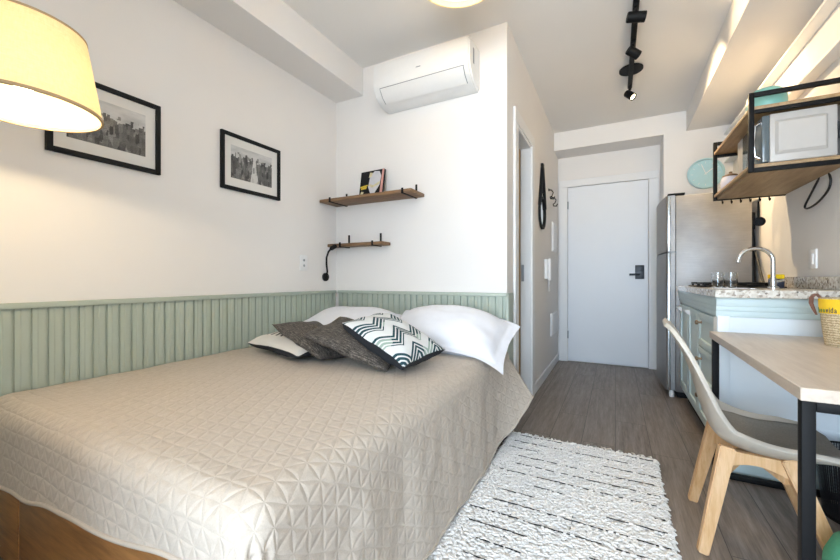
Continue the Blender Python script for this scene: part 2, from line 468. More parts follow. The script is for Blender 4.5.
# entry door
fr = B()
for a, b in ((-.612, -.515), (.329, .425)): fr.box((a, YD-.04, 0), (b, YD, 2.1145), .004)
fr.box((-.612, YD-.04, 2.115), (.425, YD, 2.2), .004)
d2 = struct(fr, 'door_2', 'trim')
struct(B().box((-.510, YD-.028, .012), (.324, YD-.001, 2.11), .003), 'door_leaf', 'door', parent=d2)
h = B().box((.198, YD-.05, 1.0), (.286, YD-.028, 1.155), .004).box((.212, YD-.052, 1.09), (.272, YD-.0495, 1.14), .001)
h.done('lock_plate', 'lockgrey', d2)
B().tube([(.235, YD-.045, 1.05), (.235, YD-.085, 1.05), (.225, YD-.09, 1.05), (.14, YD-.09, 1.05)], .011, 12).done('door_handle', 'lockgrey', d2)
for z in (.28, 1.85):
    B().lathe([(.008, 0), (.008, .09)], (-.512, YD-.034, z), 12).done('hinge', 'grey_plastic', d2)

# ------------------------------------------------------------------ sage panelling round the bed
def panel(name, u0, u1, face, back, axis, label):
    """grooved slat board: profile along u extruded in z; a plain cap rail on top"""
    t = thing(name, label, 'wall panel', ((back, (u0+u1)/2, 0) if axis == 'Y' else ((u0+u1)/2, back, 0)))
    sgn = 1 if face > back else -1
    pr = [(u0, back)]
    u = u0; P = .0493
    while u < u1-.005:
        e = min(u+P, u1); w = e-u
        for a, d in ((0, .013), (.003, .013), (.005, .021), (.005+.28*w, .021), (.008+.30*w, .0235), (w-.006, .0235), (w-.003, .013)):
            if a <= w: pr.append((u+a, back+sgn*d))
        u = e
    pr += [(u1, back+sgn*.010), (u1, back)]
    if axis == 'Y': pr = [(b, a) for a, b in pr]
    bb = B(); bb.prism(pr, 'Z', 0, .885); bb.done('slat_board', 'sage', t, smooth=False)
    c = B()
    if axis == 'Y': c.box((min(back, face), u0, .884), (max(back, face), u1, .907), .004)
    else: c.box((u0, min(back, face), .884), (u1, max(back, face), .907), .004)
    c.done('cap_rail', 'sage', t)
    return t
panel('wall_panel', -.4, YB-.036, XL+.034, XL+.001, 'Y', 'sage green vertical slat panelling along the left wall beside the bed')
pb = panel('wall_panel', XL+.036, XC+.016, YB-.034, YB-.001, 'X', 'sage green vertical slat panelling on back wall behind the white pillows')
B().box((XC+.001, YB-.034, 0), (XC+.018, YB+.1, .907), .003).done('end_cap', 'sage', pb)

# ------------------------------------------------------------------ bed
bed = thing('bed', 'low brown wooden bed base with mattress under the beige quilt', 'bed', (-1.3, 1.45, 0))
BX0, BX1, BY0, BY1 = -2.035, -.628, .485, 2.385
b = B().box((BX0, BY0+.02, .02), (BX1, BY1, .30), .004)
b.done('base', 'bedwood', bed)
B().box((-2.035, BY0-.012, .02), (-1.757, BY0+.018, .43), .004).done('end_post', 'bedwood', bed)
B().box((-1.748, BY0-.012, .02), (BX1, BY0+.018, .43), .004).done('foot_panel', 'bedwood', bed)
B().box((BX0+.005, BY0+.025, .302), (BX1-.005, BY1, .535), .045, 4).done('mattress', 'mattress', bed)
def sheet_fn(u, v):
    y = 1.9+u*.47; z = .40-v*(.335+.015*math.sin(u*9))
    x = -.617+.006*math.sin(u*16+v*3)*v+.02*v*v
    return (x, y, z)
sh = B(); sh.grid(40, 20, sheet_fn)
sh = sh.done('bed_sheet', 'sheet', None)
sm = sh.modifiers.new('thick', 'SOLIDIFY'); sm.thickness = .004; sm.offset = -1
tag(sh, 'white bed sheet hanging out below the quilt at the head end', 'sheet')

TOP = .568
def quilt_pt(s, t):
    """s along X unfolded from the left wall, t along Y unfolded; returns world point"""
    x0, x1 = -2.026, -.600         # left edge, right shoulder outer
    y0 = .455; r = .075
    ix1 = x1-r; iy0 = y0+r
    dx = max(0., s-ix1); dy = max(0., iy0-t)
    qx, qy = min(s, ix1), max(t, iy0)
    L = math.hypot(dx, dy)
    nz = noise.noise(Vector((s*2.1, t*2.1, 3.)))
    z = TOP+.008*noise.noise(Vector((s*1.7, t*1.7, 0)))+.004*noise.noise(Vector((s*7, t*7, 1)))
    x, y = qx, qy
    if L > 0:
        nx, ny = dx/L, -dy/L
        arc = min(L/r, PI/2)
        out = r*math.sin(arc); drop = r*(1-math.cos(arc))+max(0, L-r*PI/2)
        hang = max(0., L-r*PI/2)
        corner = 4*(nx*abs(ny))**1.0 if L else 0
        # folds of the hanging cloth
        ang = math.atan2(-ny, nx+1e-9)
        fold = (.016*noise.noise(Vector((t*5.5, ang*3, 5.)))+.007*noise.noise(Vector((t*14, s*9, 8.))))*min(1, hang/.12) if nx > .5 else (.010*noise.noise(Vector((s*6, ang*3, 9.))))*min(1, hang/.12)
        fold += corner*.028*math.sin(ang*15+.6)*min(1, hang/.2)*(nx*abs(ny)*2)
        flare = hang*.045
        if nx > .5:                       # swings outward toward the head end
            k = max(0., (t-2.0)/.37)
            flare += hang*.62*k*k
        out += fold+flare
        x += nx*out; y += ny*out; z -= drop*.995
    return (x, y, z)
S0, S1 = -2.026, -.600-.075+.118+.455
T0, T1 = .455+.075-.118-.085, 2.37
NU, NV = 250, 270
def hem(u):                               # foot hem: hangs lower at the wall side
    return 0.
def qfn(u, v):
    s = S0+u*(S1-S0)
    t0 = T0-.125*(1-u/.66) if u < .66 else T0-.05*(u-.66)/.34
    t0 += .006*math.sin(u*23)
    t = t0+(T1-t0)*v
    e = 1.
    if s > -.68:                          # right hem lifts toward the head end
        k = max(0., (t-1.85)/.52)
        s = -.68+(s+.68)*(1-.40*k*k+.012*math.sin(t*21))
    return Vector(quilt_pt(s, t)), (s, t)
q = B(); cache = {}
def pf(u, v):
    p, uv = qfn(u, v); cache[(round(u, 6), round(v, 6))] = uv; return p
q.grid(NU, NV, pf, lambda u, v: cache[(round(u, 6), round(v, 6))])
qo = q.done('bedspread', 'quilt', None, auto=0)
md = qo.modifiers.new('thick', 'SOLIDIFY'); md.thickness = .009; md.offset = -1
tag(qo, 'beige quilted bedspread draped over the bed, hanging over foot and side', 'bedspread')
# piped hem round the hanging edges, a part of the spread
hp = [qfn(0, 0)[0]] + [qfn(u/120, 0)[0] for u in range(1, 121)] + [qfn(1, v/120)[0] for v in range(1, 121)]
B().tube(hp, .006, 8).done('hem', 'quilt', qo, auto=0)

# ------------------------------------------------------------------ pillows and cushions
def pillow(name, c, e1, e2, thick, mat, label, cat, group, seed, flange=0., back=None, n=44, sag=0.):
    c, e1, e2 = Vector(c), Vector(e1)/2, Vector(e2)/2
    nrm = e1.cross(e2).normalized()
    o = None
    def side(sg):
        def fn(u, v):
            a, d = 2*u-1, 2*v-1
            pin = 1-.07*(1-abs(d)**2.)*abs(a)**3
            pin2 = 1-.07*(1-abs(a)**2.)*abs(d)**3
            fa = min(1, abs(a)*(1+flange)); fd = min(1, abs(d)*(1+flange))
            h = max(0, (1-fa**2.2)*(1-fd**2.2))**(.27 if back is not None and sg < 0 else .5)
            if back is not None and sg < 0: h *= 1.15
            p = c+e1*(a*pin)+e2*(d*pin2)
            w = noise.noise(Vector((a*1.6+seed, d*1.6, sg)))*.12+noise.noise(Vector((a*4+seed, d*4, sg)))*.05
            p = p+nrm*(sg*thick/2*h*(1+w))
            p = p+nrm*(.012*noise.noise(Vector((a*2.2, d*2.2, seed+9))))
            p.z -= sag*max(0, a)**3+.25*sag*max(0, -a)**3
            return p
        return fn
    b = B()
    b.grid(n, n, side(1), lambda u, v: (u, v))
    if back is None: b.grid(n, n, side(-1), lambda u, v: (u, v)); bmesh.ops.remove_doubles(b.bm, verts=b.bm.verts, dist=.0005)
    o = b.done(name, mat, None, auto=0)
    if back is not None:
        b2 = B(); b2.grid(n, n, side(-1), lambda u, v: (u, v)); b2.done('back_panel', back, o, auto=0)['label'] = 'black underside panel'
    tag(o, label, cat, group); return o
pillow('pillow', (-.93, 2.11, .695), (.84, -.03, -.02), (-.02, .48, .18), .23, 'sheet', 'large white pillow on the right, its case hanging over the bed edge', 'pillow', 'white bed pillows', 1.3, .14, sag=.075)
pillow('pillow', (-1.67, 2.05, .675), (.74, .08, -.01), (-.05, .58, .17), .20, 'sheet', 'white pillow on the left, behind the dark cushions', 'pillow', 'white bed pillows', 4.1, .12, sag=.03)
pillow('cushion', (-1.62, 1.61, .655), (.48, -.08, -.02), (.05, .42, .06), .10, 'stripe', 'white cushion with black lines, lowest and leftmost of the cushions', 'cushion', 'cushions on the bed', 2.2, 0, 'dark_cloth')
pillow('cushion', (-1.46, 1.575, .665), (.38, -.03, -.15), (.02, .34, -.03), .10, 'tweed', 'dark brown woven cushion leaning on the black-lined white cushion', 'cushion', 'cushions on the bed', 3.7)
pillow('cushion', (-1.165, 1.56, .685), (.47, .06, -.135), (-.04, .35, .07), .10, 'tweed', 'dark brown woven cushion tucked under the teal chevron cushion', 'cushion', 'cushions on the bed', 6.6)
pillow('cushion', (-.985, 1.595, .712), (.41, -.09, -.155), (.033, .36, .015), .13, 'chevron', 'white and teal chevron cushion at the front of the pile', 'cushion', 'cushions on the bed', 8.9, 0, 'dark_cloth')

# ------------------------------------------------------------------ rug
rug = thing('rug', 'shaggy white cotton rug with thin black dashes on the floor', 'rug', (-.2, 1.7, 0))
RX0, RX1, RY0, RY1 = -.585, .19, .95, 2.40
rb = B()
def rfn(u, v):
    x = RX0+u*(RX1-RX0); y = RY0+v*(RY1-RY0)
    return (x+.006*noise.noise(Vector((y*20, 0, u*9))), y, .006+.004*noise.noise(Vector((x*40, y*40, 0))))
rb.grid(60, 100, rfn)
rb = rb.done('weave', 'rug', rug, auto=0)
m_ = rb.modifiers.new('thick', 'SOLIDIFY'); m_.thickness = .005; m_.offset = -1
tb = B()
def tuft(bm, c, d, L, w, hh):
    d = d.normalized(); s = Vector((0, 0, 1)).cross(d).normalized(); up = Vector((0, 0, 1))
    rings = []
    for k, (f, g) in enumerate(((-.5, .35), (-.2, 1.), (.2, 1.), (.5, .35))):
        p = c+d*(L*f)+up*(hh*(g-.6))
        rings.append([bm.verts.new(p+s*(w*g*math.cos(q_))+up*(hh*g*math.sin(q_))) for q_ in (0, PI/3, 2*PI/3, PI)])
    for A, C in zip(rings, rings[1:]):
        for k in range(3): bm.faces.new((A[k], A[k+1], C[k+1], C[k]))
rnd = random.Random(5)
ROW = .0115
ny = int((RY1-RY0)/ROW)
for j in range(ny):
    y = RY0+j*ROW
    for i in range(48):
        x = RX0+(i+rnd.random())*(RX1-RX0)/48
        a = rnd.gauss(0, .4)
        tuft(tb.bm, Vector((x, y+rnd.uniform(-.006, .006), (.0125+rnd.random()*.003))), Vector((math.cos(a), math.sin(a), 0)), rnd.uniform(.018, .034), rnd.uniform(.0035, .006), rnd.uniform(.004, .008))
tb.done('pile', 'rug', rug, auto=0)['kind'] = 'stuff'
kb = B()
for j in range(16):
    y = RY0+.03+j*.092
    x = RX0+.02+rnd.random()*.1
    while x < RX1-.05:
        L = min(rnd.uniform(.06, .34), RX1-.01-x)
        if rnd.random() < .66:
            n = max(3, int(L/.02))
            kb.tube([(x+L*k/n, y-.012*(x-RX0)+.004*noise.noise(Vector((x*9+k, y*7, 0))), .0205+.0022*noise.noise(Vector((k*.9, x*10, y*9)))) for k in range(n+1)], .0022, 6)
        x += L+rnd.uniform(.004, .05)
for _ in range(16):
    x = RX0+rnd.choice((.2, .42, .62))+rnd.uniform(-.01, .01); y = rnd.uniform(RY0, RY1-.1)
    kb.tube([(x, y+k*.012, .0175+.002*math.sin(k*2.1+x*30)) for k in range(6)], .0016, 5)
kb.done('black_threads', 'blackmatte', rug, auto=0)['kind'] = 'stuff'
fb = B()
x = RX0+.01
while x < RX1-.005:
    L = rnd.uniform(.025, .06); a = rnd.gauss(0, .6)
    fb.tube([(x, RY1-.01, .012), (x+.3*L*math.sin(a), RY1+.4*L, .009+rnd.random()*.008), (x+L*math.sin(a), RY1+L*math.cos(a), .006)], [.005, .0045, .003], 6)
    x += rnd.uniform(.016, .034)
y = RY0
while y < RY1:
    for X, sg in ((RX1, 1), (RX0, -1)):
        L = rnd.uniform(.006, .022)
        fb.tube([(X-sg*.008, y, .012), (X+sg*L*.5, y+rnd.uniform(-.004, .004), .011), (X+sg*L, y+rnd.uniform(-.008, .008), .006)], [.005, .005, .003], 6)
    y += rnd.uniform(.008, .016)
fb.done('fringe', 'rug', rug, auto=0)['kind'] = 'stuff'

# ------------------------------------------------------------------ framed pictures
def picture(y0, y1, z0, z1, mat, label, bot):
    t = thing('framed_print', label, 'picture', (XL, (y0+y1)/2, z0), 'framed black and white prints')
    f = .022; x0, x1 = XL+.001, XL+.02
    b = B().box((x0, y0, z0), (x1, y0+f, z1), .002).box((x0, y1-f, z0), (x1, y1, z1), .002).box((x0, y0+f, z0), (x1, y1-f, z0+f), .002).box((x0, y0+f, z1-f), (x1, y1-f, z1), .002)
    b.done('frame', 'blackmatte', t)
    B().box((x0, y0+f, z0+f), (XL+.009, y1-f, z1-f)).done('mat_board', 'paper', t, smooth=False)
    p = B(); px = .066; bz = bot
    p.grid(1, 1, lambda u, v: (XL+.0095, y0+px+u*(y1-y0-2*px), z0+bz+v*(z1-z0-bz-.07)), lambda u, v: (u, v))
    p.done('print', mat, t, smooth=False)
picture(.632, 1.063, 1.528, 1.877, 'photo_a', 'black framed skyline print, partly behind the glowing lamp shade', .075)
picture(1.392, 1.826, 1.54, 1.884, 'photo_b', 'black framed city avenue print nearer the corner shelves', .075)

# ------------------------------------------------------------------ corner shelves, book, sconce, outlet
def wshelf(x0, x1, y0, z, pegs, label):
    t = thing('wall_shelf', label, 'shelf', ((x0+x1)/2, YB, z), 'brown wooden corner shelves')
    B().box((x0, y0, z), (x1, YB-.002, z+.024), .003).done('board', 'shelfwood', t)
    for px in pegs:
        w = .008
        bb = B().box((px-w, YB-.006, z-.006), (px+w, YB-.001, z+.10), .001).box((px-w, y0-.006, z-.006), (px+w, YB-.004, z-.001), .001).box((px-w, y0-.007, z-.006), (px+w, y0-.002, z+.032), .001)
        bb.done('bracket', 'black', t)
wshelf(XL+.004, -1.237, 2.225, 1.60, (-1.955, -1.305), 'larger brown wooden wall shelf, upper one, holding the book')
wshelf(XL+.004, -1.53, 2.315, 1.258, (-1.93, -1.62), 'small brown wooden wall shelf, lower one, above the reading lamp')
bk = thing('book', 'black and white art book standing on the upper wall shelf', 'book', (-1.65, 2.33, 1.624))
mt = Matrix.Translation((-1.648, 2.335, 1.627)) @ Matrix.Rotation(math.radians(-4), 4, 'Z') @ Matrix.Rotation(math.radians(-9), 4, 'X')
def flat(b, poly, y, th=.0008):
    vs0 = set(b.bm.verts); b.prism(poly, 'Y', y-th, y); vs = [v for v in b.bm.verts if v not in vs0]
    bmesh.ops.transform(b.bm, matrix=mt, verts=vs); return b
W, Hh = .112, .205
B().box((-W, -.011, 0), (W, .011, Hh), .001, mtx=mt).done('cover', 'blackmatte', bk)
M['pinkish'] = plain('pale_pink_cover_edge', '#c9938c', .6)
M['greycover'] = plain('pale_grey_print', '#c9c9cf', .6)
M['yellowprint'] = plain('yellow_print', '#d6b93c', .6)
M['bonecover'] = plain('bone_print', '#cfc6a2', .6, var=.15, nscale=40)
flat(B(), [(W*.78, .0), (W, .0), (W, Hh), (W*.86, Hh)], -.0113).done('edge_strip', 'pinkish', bk)
flat(B(), [(-.25*W, .075), (0, .02), (.3*W, .015), (.72*W, .08), (.8*W, .15), (.62*W, .19), (.2*W, .197), (-.15*W, .16)], -.0113).done('white_shape', 'greycover', bk)
flat(flat(flat(B(), [(-.2*W, .1), (.2*W, .085), (.75*W, .11), (.7*W, .085), (.1*W, .065), (-.25*W, .085)], -.0122), [(-.25*W, .15), (-.02*W, .155), (.05*W, .185), (-.2*W, .19)], -.0122), [(-.97*W, .0), (-.8*W, .045), (-.6*W, .04), (-.7*W, .0)], -.0122).done('bone_shapes', 'bonecover', bk)
flat(flat(B(), [(-.95*W, .075), (-.95*W, .085), (-.3*W, .095), (-.3*W, .085)], -.0122), [(-.85*W, .06), (-.85*W, .075), (-.35*W, .082), (-.4*W, .062)], -.0122).done('title_band', 'yellowprint', bk)
# reading lamp
rl = thing('reading_lamp', 'black gooseneck reading lamp on the wall beside lower shelf', 'lamp', (XL, 2.29, 1.016))
rot = Matrix.Rotation(PI/2, 4, 'Y')
B().lathe([(.0, 0), (.033, 0), (.033, .014), (.027, .02), (0, .021)], (XL+.001, 2.29, 1.016), 28, rot).done('base', 'black', rl)
B().tube([(XL+.02, 2.29, 1.02), (XL+.03, 2.285, 1.06), (XL+.035, 2.27, 1.12), (XL+.04, 2.265, 1.17), (XL+.055, 2.27, 1.215), (XL+.08, 2.272, 1.24)], .0075, 10).done('gooseneck', 'black', rl)
dirv = Vector((.8, .05, .35)).normalized()
hm = Matrix.Translation((XL+.075, 2.272, 1.238)) @ dirv.to_track_quat('Z', 'Y').to_matrix().to_4x4()
B().lathe([(0, 0), (.012, 0), (.017, .008), (.017, .05), (.013, .055), (.0, .05)], (0, 0, 0), 20, hm).done('lamp_head', 'black', rl)
def outlet(name, p, axis, label, w=.036, h=.058, cat='outlet'):
    t = thing(name, label, cat, p)
    x, y, z = p
    if axis == 'X+':
        B().box((x, y-w, z-h), (x+.009, y+w, z+h), .003).done('plate', 'white_plastic', t)
        for dz in (.02, -.02): B().lathe([(0, 0), (.009, 0), (.009, .003), (0, .003)], (x+.0085, y, z+dz), 16, rot).done('socket', 'grey_plastic', t)
    else:
        B().box((x-.009, y-w, z-h), (x, y+w, z+h), .003).done('plate', 'white_plastic', t)
        B().box((x-.014, y-w*.5, z-h*.55), (x-.008, y+w*.5, z+h*.55), .002).done('rocker', 'white_plastic', t)
outlet('wall_outlet', (XL, 2.055, 1.12), 'X+', 'white wall outlet above the green panelling near reading lamp')
outlet('light_switch', (XR, 2.913, 1.114), 'X-', 'white light switch above the granite backsplash', .045, .055, 'switch')

# ------------------------------------------------------------------ air conditioner
ac = thing('air_conditioner', 'white split air conditioner high on the back wall', 'air conditioner', (-1.18, YB, 2.28))
pf_ = [(YB-.001, 2.27), (YB-.06, 2.268), (YB-.115, 2.285), (YB-.165, 2.315), (YB-.2, 2.36), (YB-.208, 2.40), (YB-.205, 2.53), (YB-.19, 2.548), (YB-.001, 2.552)]
b = B().prism(pf_, 'X', -1.555, -.815)
bmesh.ops.bevel(b.bm, geom=[e for e in b.bm.edges if abs(e.verts[0].co.x-e.verts[1].co.x) < 1e-5], offset=.012, segments=3, affect='EDGES')
b.done('housing', 'ac', ac)
vl = [(YB-.1245, 2.286), (YB-.1675, 2.313), (YB-.1905, 2.341), (YB-.2040, 2.360), (YB-.2070, 2.358), (YB-.1935, 2.338), (YB-.1705, 2.309), (YB-.1265, 2.281)]
B().prism(vl, 'X', -1.49, -.86).done('louvre', 'ac', ac)
g = B()
g.prism([(YB-.198, 2.360), (YB-.202, 2.3655), (YB-.207, 2.3635), (YB-.203, 2.358)], 'X', -1.494, -.856)
for x in (-1.494, -.8595):
    g.prism([(a-.0004, z) for a, z in vl], 'X', x, x+.0035)
g.done('vent_gap', 'grey_plastic', ac)
B().box((-.8165, YB-.14, 2.40), (-.8135, YB-.118, 2.50), .001).done('side_slot', 'grey_plastic', ac)
B().box((-1.20, YB-.2085, 2.435), (-1.165, YB-.2045, 2.441), .0008).done('badge', 'grey_plastic', ac)

# ------------------------------------------------------------------ corridor wall fittings
mr = thing('wall_mirror', 'round black leather-strapped mirror hanging on the corridor wall', 'mirror', (XC, 3.69, 1.63))
R0 = .155; cz = 1.63; cy = 3.69
B().lathe([(R0-.016, .001), (R0, .001), (R0, .022), (R0-.016, .022), (R0-.016, .001)], (XC+.002, cy, cz), 48, rot, cap=False).done('frame', 'blackmatte', mr)
B().lathe([(0, .004), (R0-.015, .004), (R0-.015, .008), (0, .008)], (XC+.002, cy, cz), 48, rot).done('glass', 'mirror', mr)
sb = B()
for sg in (-1, 1):
    A = Vector((XC+.014, cy+sg*R0*.93, cz+R0*.37)); C = Vector((XC+.014, cy+sg*.012, cz+.43))
    d = (C-A).normalized(); s_ = Vector((.015, 0, 0)); w_ = Vector((0, d.z, -d.y))*.009
    vs = [sb.bm.verts.new(P+a*s_+c_*w_) for P in (A, C) for a, c_ in ((-1, -1), (1, -1), (1, 1), (-1, 1))]
    for k in range(4): sb.bm.faces.new((vs[k], vs[(k+1) % 4], vs[4+(k+1) % 4], vs[4+k]))
    sb.bm.faces.new(vs[:4]); sb.bm.faces.new(vs[4:])
sb.box((XC+.003, cy-.03, cz+.40), (XC+.026, cy+.03, cz+.47), .003)
sb.done('strap', 'blackmatte', mr)
for k, (y, z, lab) in enumerate(((4.15, 1.90, 'black curled wall hook nearer the round mirror'), (4.36, 1.86, 'black curled wall hook nearer the entry door'))):
    t = thing('wall_hook', lab, 'hook', (XC, y, z), 'black wall hooks')
    B().lathe([(0, 0), (.014, 0), (.014, .006), (0, .007)], (XC, y, z+.05), 16, rot).done('plate', 'black', t)
    B().tube([(XC+.004, y, z+.05), (XC+.03, y, z+.045), (XC+.045, y+.02, z+.02), (XC+.03, y+.035, z-.01), (XC+.012, y+.03, z-.02), (XC+.02, y+.01, z-.045), (XC+.05, y+.005, z-.05), (XC+.062, y+.005, z-.025)], .006, 8).done('hook', 'black', t)
t = thing('fuse_box', 'white fuse box cover on corridor wall beside entry door', 'fuse box', (XC, 4.5, 1.31))
B().box((XC, 4.36, 1.31), (XC+.014, 4.66, 1.64), .003).done('frame', 'white_plastic', t)
B().box((XC+.014, 4.375, 1.325), (XC+.022, 4.645, 1.625), .003).done('cover', 'trim', t)
t = thing('access_panel', 'white access panel low on the corridor wall', 'panel', (XC, 4.52, .35))
B().box((XC, 4.27, .37), (XC+.012, 4.76, .62), .003).done('frame', 'white_plastic', t)
B().box((XC+.012, 4.29, .39), (XC+.018, 4.74, .60), .002).done('cover', 'trim', t)
t = thing('intercom', 'white intercom handset on the corridor wall', 'intercom', (XC, 3.97, 1.1))
B().box((XC, 3.88, 1.0), (XC+.03, 4.06, 1.2), .008, 3).done('cradle', 'white_plastic', t)
B().box((XC+.03, 3.885, .985), (XC+.062, 3.945, 1.205), .012, 3).done('handset', 'white_plastic', t)
B().box((XC+.03, 3.975, 1.03), (XC+.034, 4.04, 1.15), .002).done('keypad', 'grey_plastic', t)
B().tube([(XC+.04, 3.915+.012*math.sin(k*1.3), 1.0-.12*math.sin(PI*k/40)+.0*k) if k < 41 else (0, 0, 0) for k in range(41)], .005, 6).done('cord', 'white_plastic', t)

# ------------------------------------------------------------------ ceiling track with spots
TX = .112
tk = thing('track_light', 'black ceiling track with spotlights and round canopy', 'track light', (TX, 3.0, ZC))
B().box((TX-.017, 1.2, ZC-.032), (TX+.017, 3.72, ZC-.001), .002).done('rail', 'black', tk)
B().lathe([(0, 0), (.085, 0), (.085, .012), (.08, .016), (0, .016)], (TX, 3.43, ZC-.0175), 40).done('canopy', 'black', tk)
def spot(y, d, L=.10, r=.03, lit=False, off=(0, 0, -.075)):
    d = Vector(d).normalized(); c = Vector((TX, y, ZC-.03))+Vector(off)
    mt = Matrix.Translation(c) @ d.to_track_quat('Z', 'Y').to_matrix().to_4x4()
    B().box((TX-.012, y-.03, ZC-.05), (TX+.012, y+.03, ZC-.03), .003).tube([(TX, y, ZC-.04), c], .006, 8).done('stem', 'black', tk)
    h = B().lathe([(0, -L/2), (r*.9, -L/2), (r, -L/2+.006), (r, L/2), (r*.86, L/2), (r*.82, L/2-.012), (0, L/2-.012)], (0, 0, 0), 24, mt).done('spot_head', 'black', tk)
    B().lathe([(0, L/2-.0118), (r*.8, L/2-.0118), (r*.8, L/2-.010), (0, L/2-.010)], (0, 0, 0), 24, mt).done('lens', 'spotlens', h)
    return c+d*(L/2+.012), d
SP = [spot(1.6, (.75, .35, -.06)), spot(2.60, (.9, .2, -.12)), spot(3.0, (.72, .45, -.42), .085), spot(3.68, (.55, -.35, -.65), .085)]

# ------------------------------------------------------------------ ceiling lamp over the bed and floor lamp at left
PCX, PCY = -.66, 1.66
pl = thing('ceiling_lamp', 'round drum ceiling lamp with glowing warm shade above the bed', 'lamp', (PCX, PCY, ZC))
B().lathe([(.205, 2.45), (.21, 2.45), (.21, 2.66), (.205, 2.66), (.205, 2.45)], (PCX, PCY, 0), 56, cap=False).done('shade', 'shade', pl)
B().lathe([(0, 2.475), (.2, 2.475), (.2, 2.482), (0, 2.482)], (PCX, PCY, 0), 48).done('diffuser', 'diffuser', pl)
B().lathe([(.203, 2.446), (.213, 2.446), (.213, 2.456), (.203, 2.456), (.203, 2.446)], (PCX, PCY, 0), 56, cap=False).done('rim', 'shade', pl)
B().lathe([(0, ZC-.03), (.07, ZC-.03), (.07, ZC-.001), (0, ZC-.001)], (PCX, PCY, 0), 32).done('canopy', 'white_plastic', pl)
B().lathe([(0, 2.48), (.008, 2.48), (.008, ZC-.02), (0, ZC-.02)], (PCX, PCY, 0), 12).done('stem', 'white_plastic', pl)

LX, LY = -1.535, .425
fl = thing('floor_lamp', 'arched floor lamp with glowing cream linen drum shade at left', 'lamp', (-1.86, .12, 0))
zb, zt, rb_, rt_ = 1.5, 1.735, .178, .14
def cone(r0, r1, z0, z1, th): return [(r0, z0), (r0+th, z0), (r1+th, z1), (r1, z1), (r0, z0)]
B().lathe(cone(rb_-.002, rt_-.002, zb, zt, .002), (LX, LY, 0), 64, cap=False).done('lamp_shade', 'shade', fl)
B().lathe([(rb_-.005, zb-.002), (rb_+.002, zb-.002), (rb_+.001, zb+.007), (rb_-.005, zb+.007), (rb_-.005, zb-.002)], (LX, LY, 0), 64, cap=False).done('shade_trim', 'tan', fl)
B().lathe([(rt_-.005, zt-.005), (rt_+.0015, zt-.005), (rt_+.001, zt+.002), (rt_-.005, zt+.002), (rt_-.005, zt-.005)], (LX, LY, 0), 64, cap=False).done('shade_trim', 'tan', fl)
B().lathe([(0, 0), (.13, 0), (.13, .015), (.12, .025), (0, .026)], (-1.86, .12, 0), 40).done('base', 'black', fl)
B().tube([(-1.86, .12, .02), (-1.86, .12, 1.5), (-1.85, .13, 1.68), (-1.82, .16, 1.755), (-1.76, .21, 1.765), (-1.6, .36, 1.755), (LX-.01, LY-.01, 1.745), (LX, LY, 1.70), (LX, LY, 1.66)], .009, 10).done('pole', 'black', fl)
B().lathe([(0, 1.62), (.016, 1.62), (.016, 1.67), (0, 1.67)], (LX, LY, 0), 16).done('socket', 'black', fl)
B().lathe([(0, 1.545), (.018, 1.553), (.028, 1.575), (.026, 1.6), (.014, 1.62), (0, 1.625)], (LX, LY, 0), 24).done('bulb', 'bulb', fl)

# ------------------------------------------------------------------ kitchen: fridge
FX0, FX1, FY0, FY1, FZ = .395, .945, 3.77, 4.33, 1.70
fg = thing('refrigerator', 'tall stainless steel refrigerator beside the entry door', 'refrigerator', ((FX0+FX1)/2, 4.05, 0))
B().box((FX0+.055, FY0, .05), (FX1, FY1, FZ), .006).done('body', 'steel', fg)
B().box((FX0+.07, FY0+.02, .0), (FX1-.02, FY1-.02, .05), .004).done('plinth', 'blackmatte', fg)
def fdoor(z0, z1, nm):
    n = 18; pts = [(FX0+.052, FY0), (FX0, FY0)]
    for k in range(n+1):
        f = k/n; y = FY0+.012+(FY1-FY0-.012)*f
        pts.append((FX0-.006-.030*math.sin(PI*min(1, f*.5+.08)), y))
    pts += [(FX0+.052, FY1)]
    b = B().prism(pts, 'Z', z0, z1)
    return b.done(nm, 'steel', fg)
dA = fdoor(.06, 1.222, 'refrigerator_door'); dB = fdoor(1.230, FZ+.005, 'freezer_door')
M['edge'] = plain('door_edge_reflection', '#c9d2d8', .22, .9, var=.02)  # paler than the steel: the door edge's reflection put into the colour
for d_, z0, z1 in ((dA, .062, 1.220), (dB, 1.232, FZ)):
    B().box((FX0-.001, FY0-.004, z0), (FX0+.02, FY0, z1), .002).done('door_edge', 'edge', d_)
B().box((FX0+.0, FY0-.006, 1.2175), (FX0+.06, FY0+.02, 1.2345), .002).done('middle_hinge', 'grey_plastic', fg)
B().box((FX0+.0, FY0, FZ+.005), (FX0+.12, FY0+.05, FZ+.022), .003).done('top_hinge', 'blackmatte', fg)
B().lathe([(0, 0), (.018, 0), (.02, .03), (.012, .06), (0, .06)], (FX0+.03, FY0+.03, 0), 16).done('foot', 'white_plastic', fg)

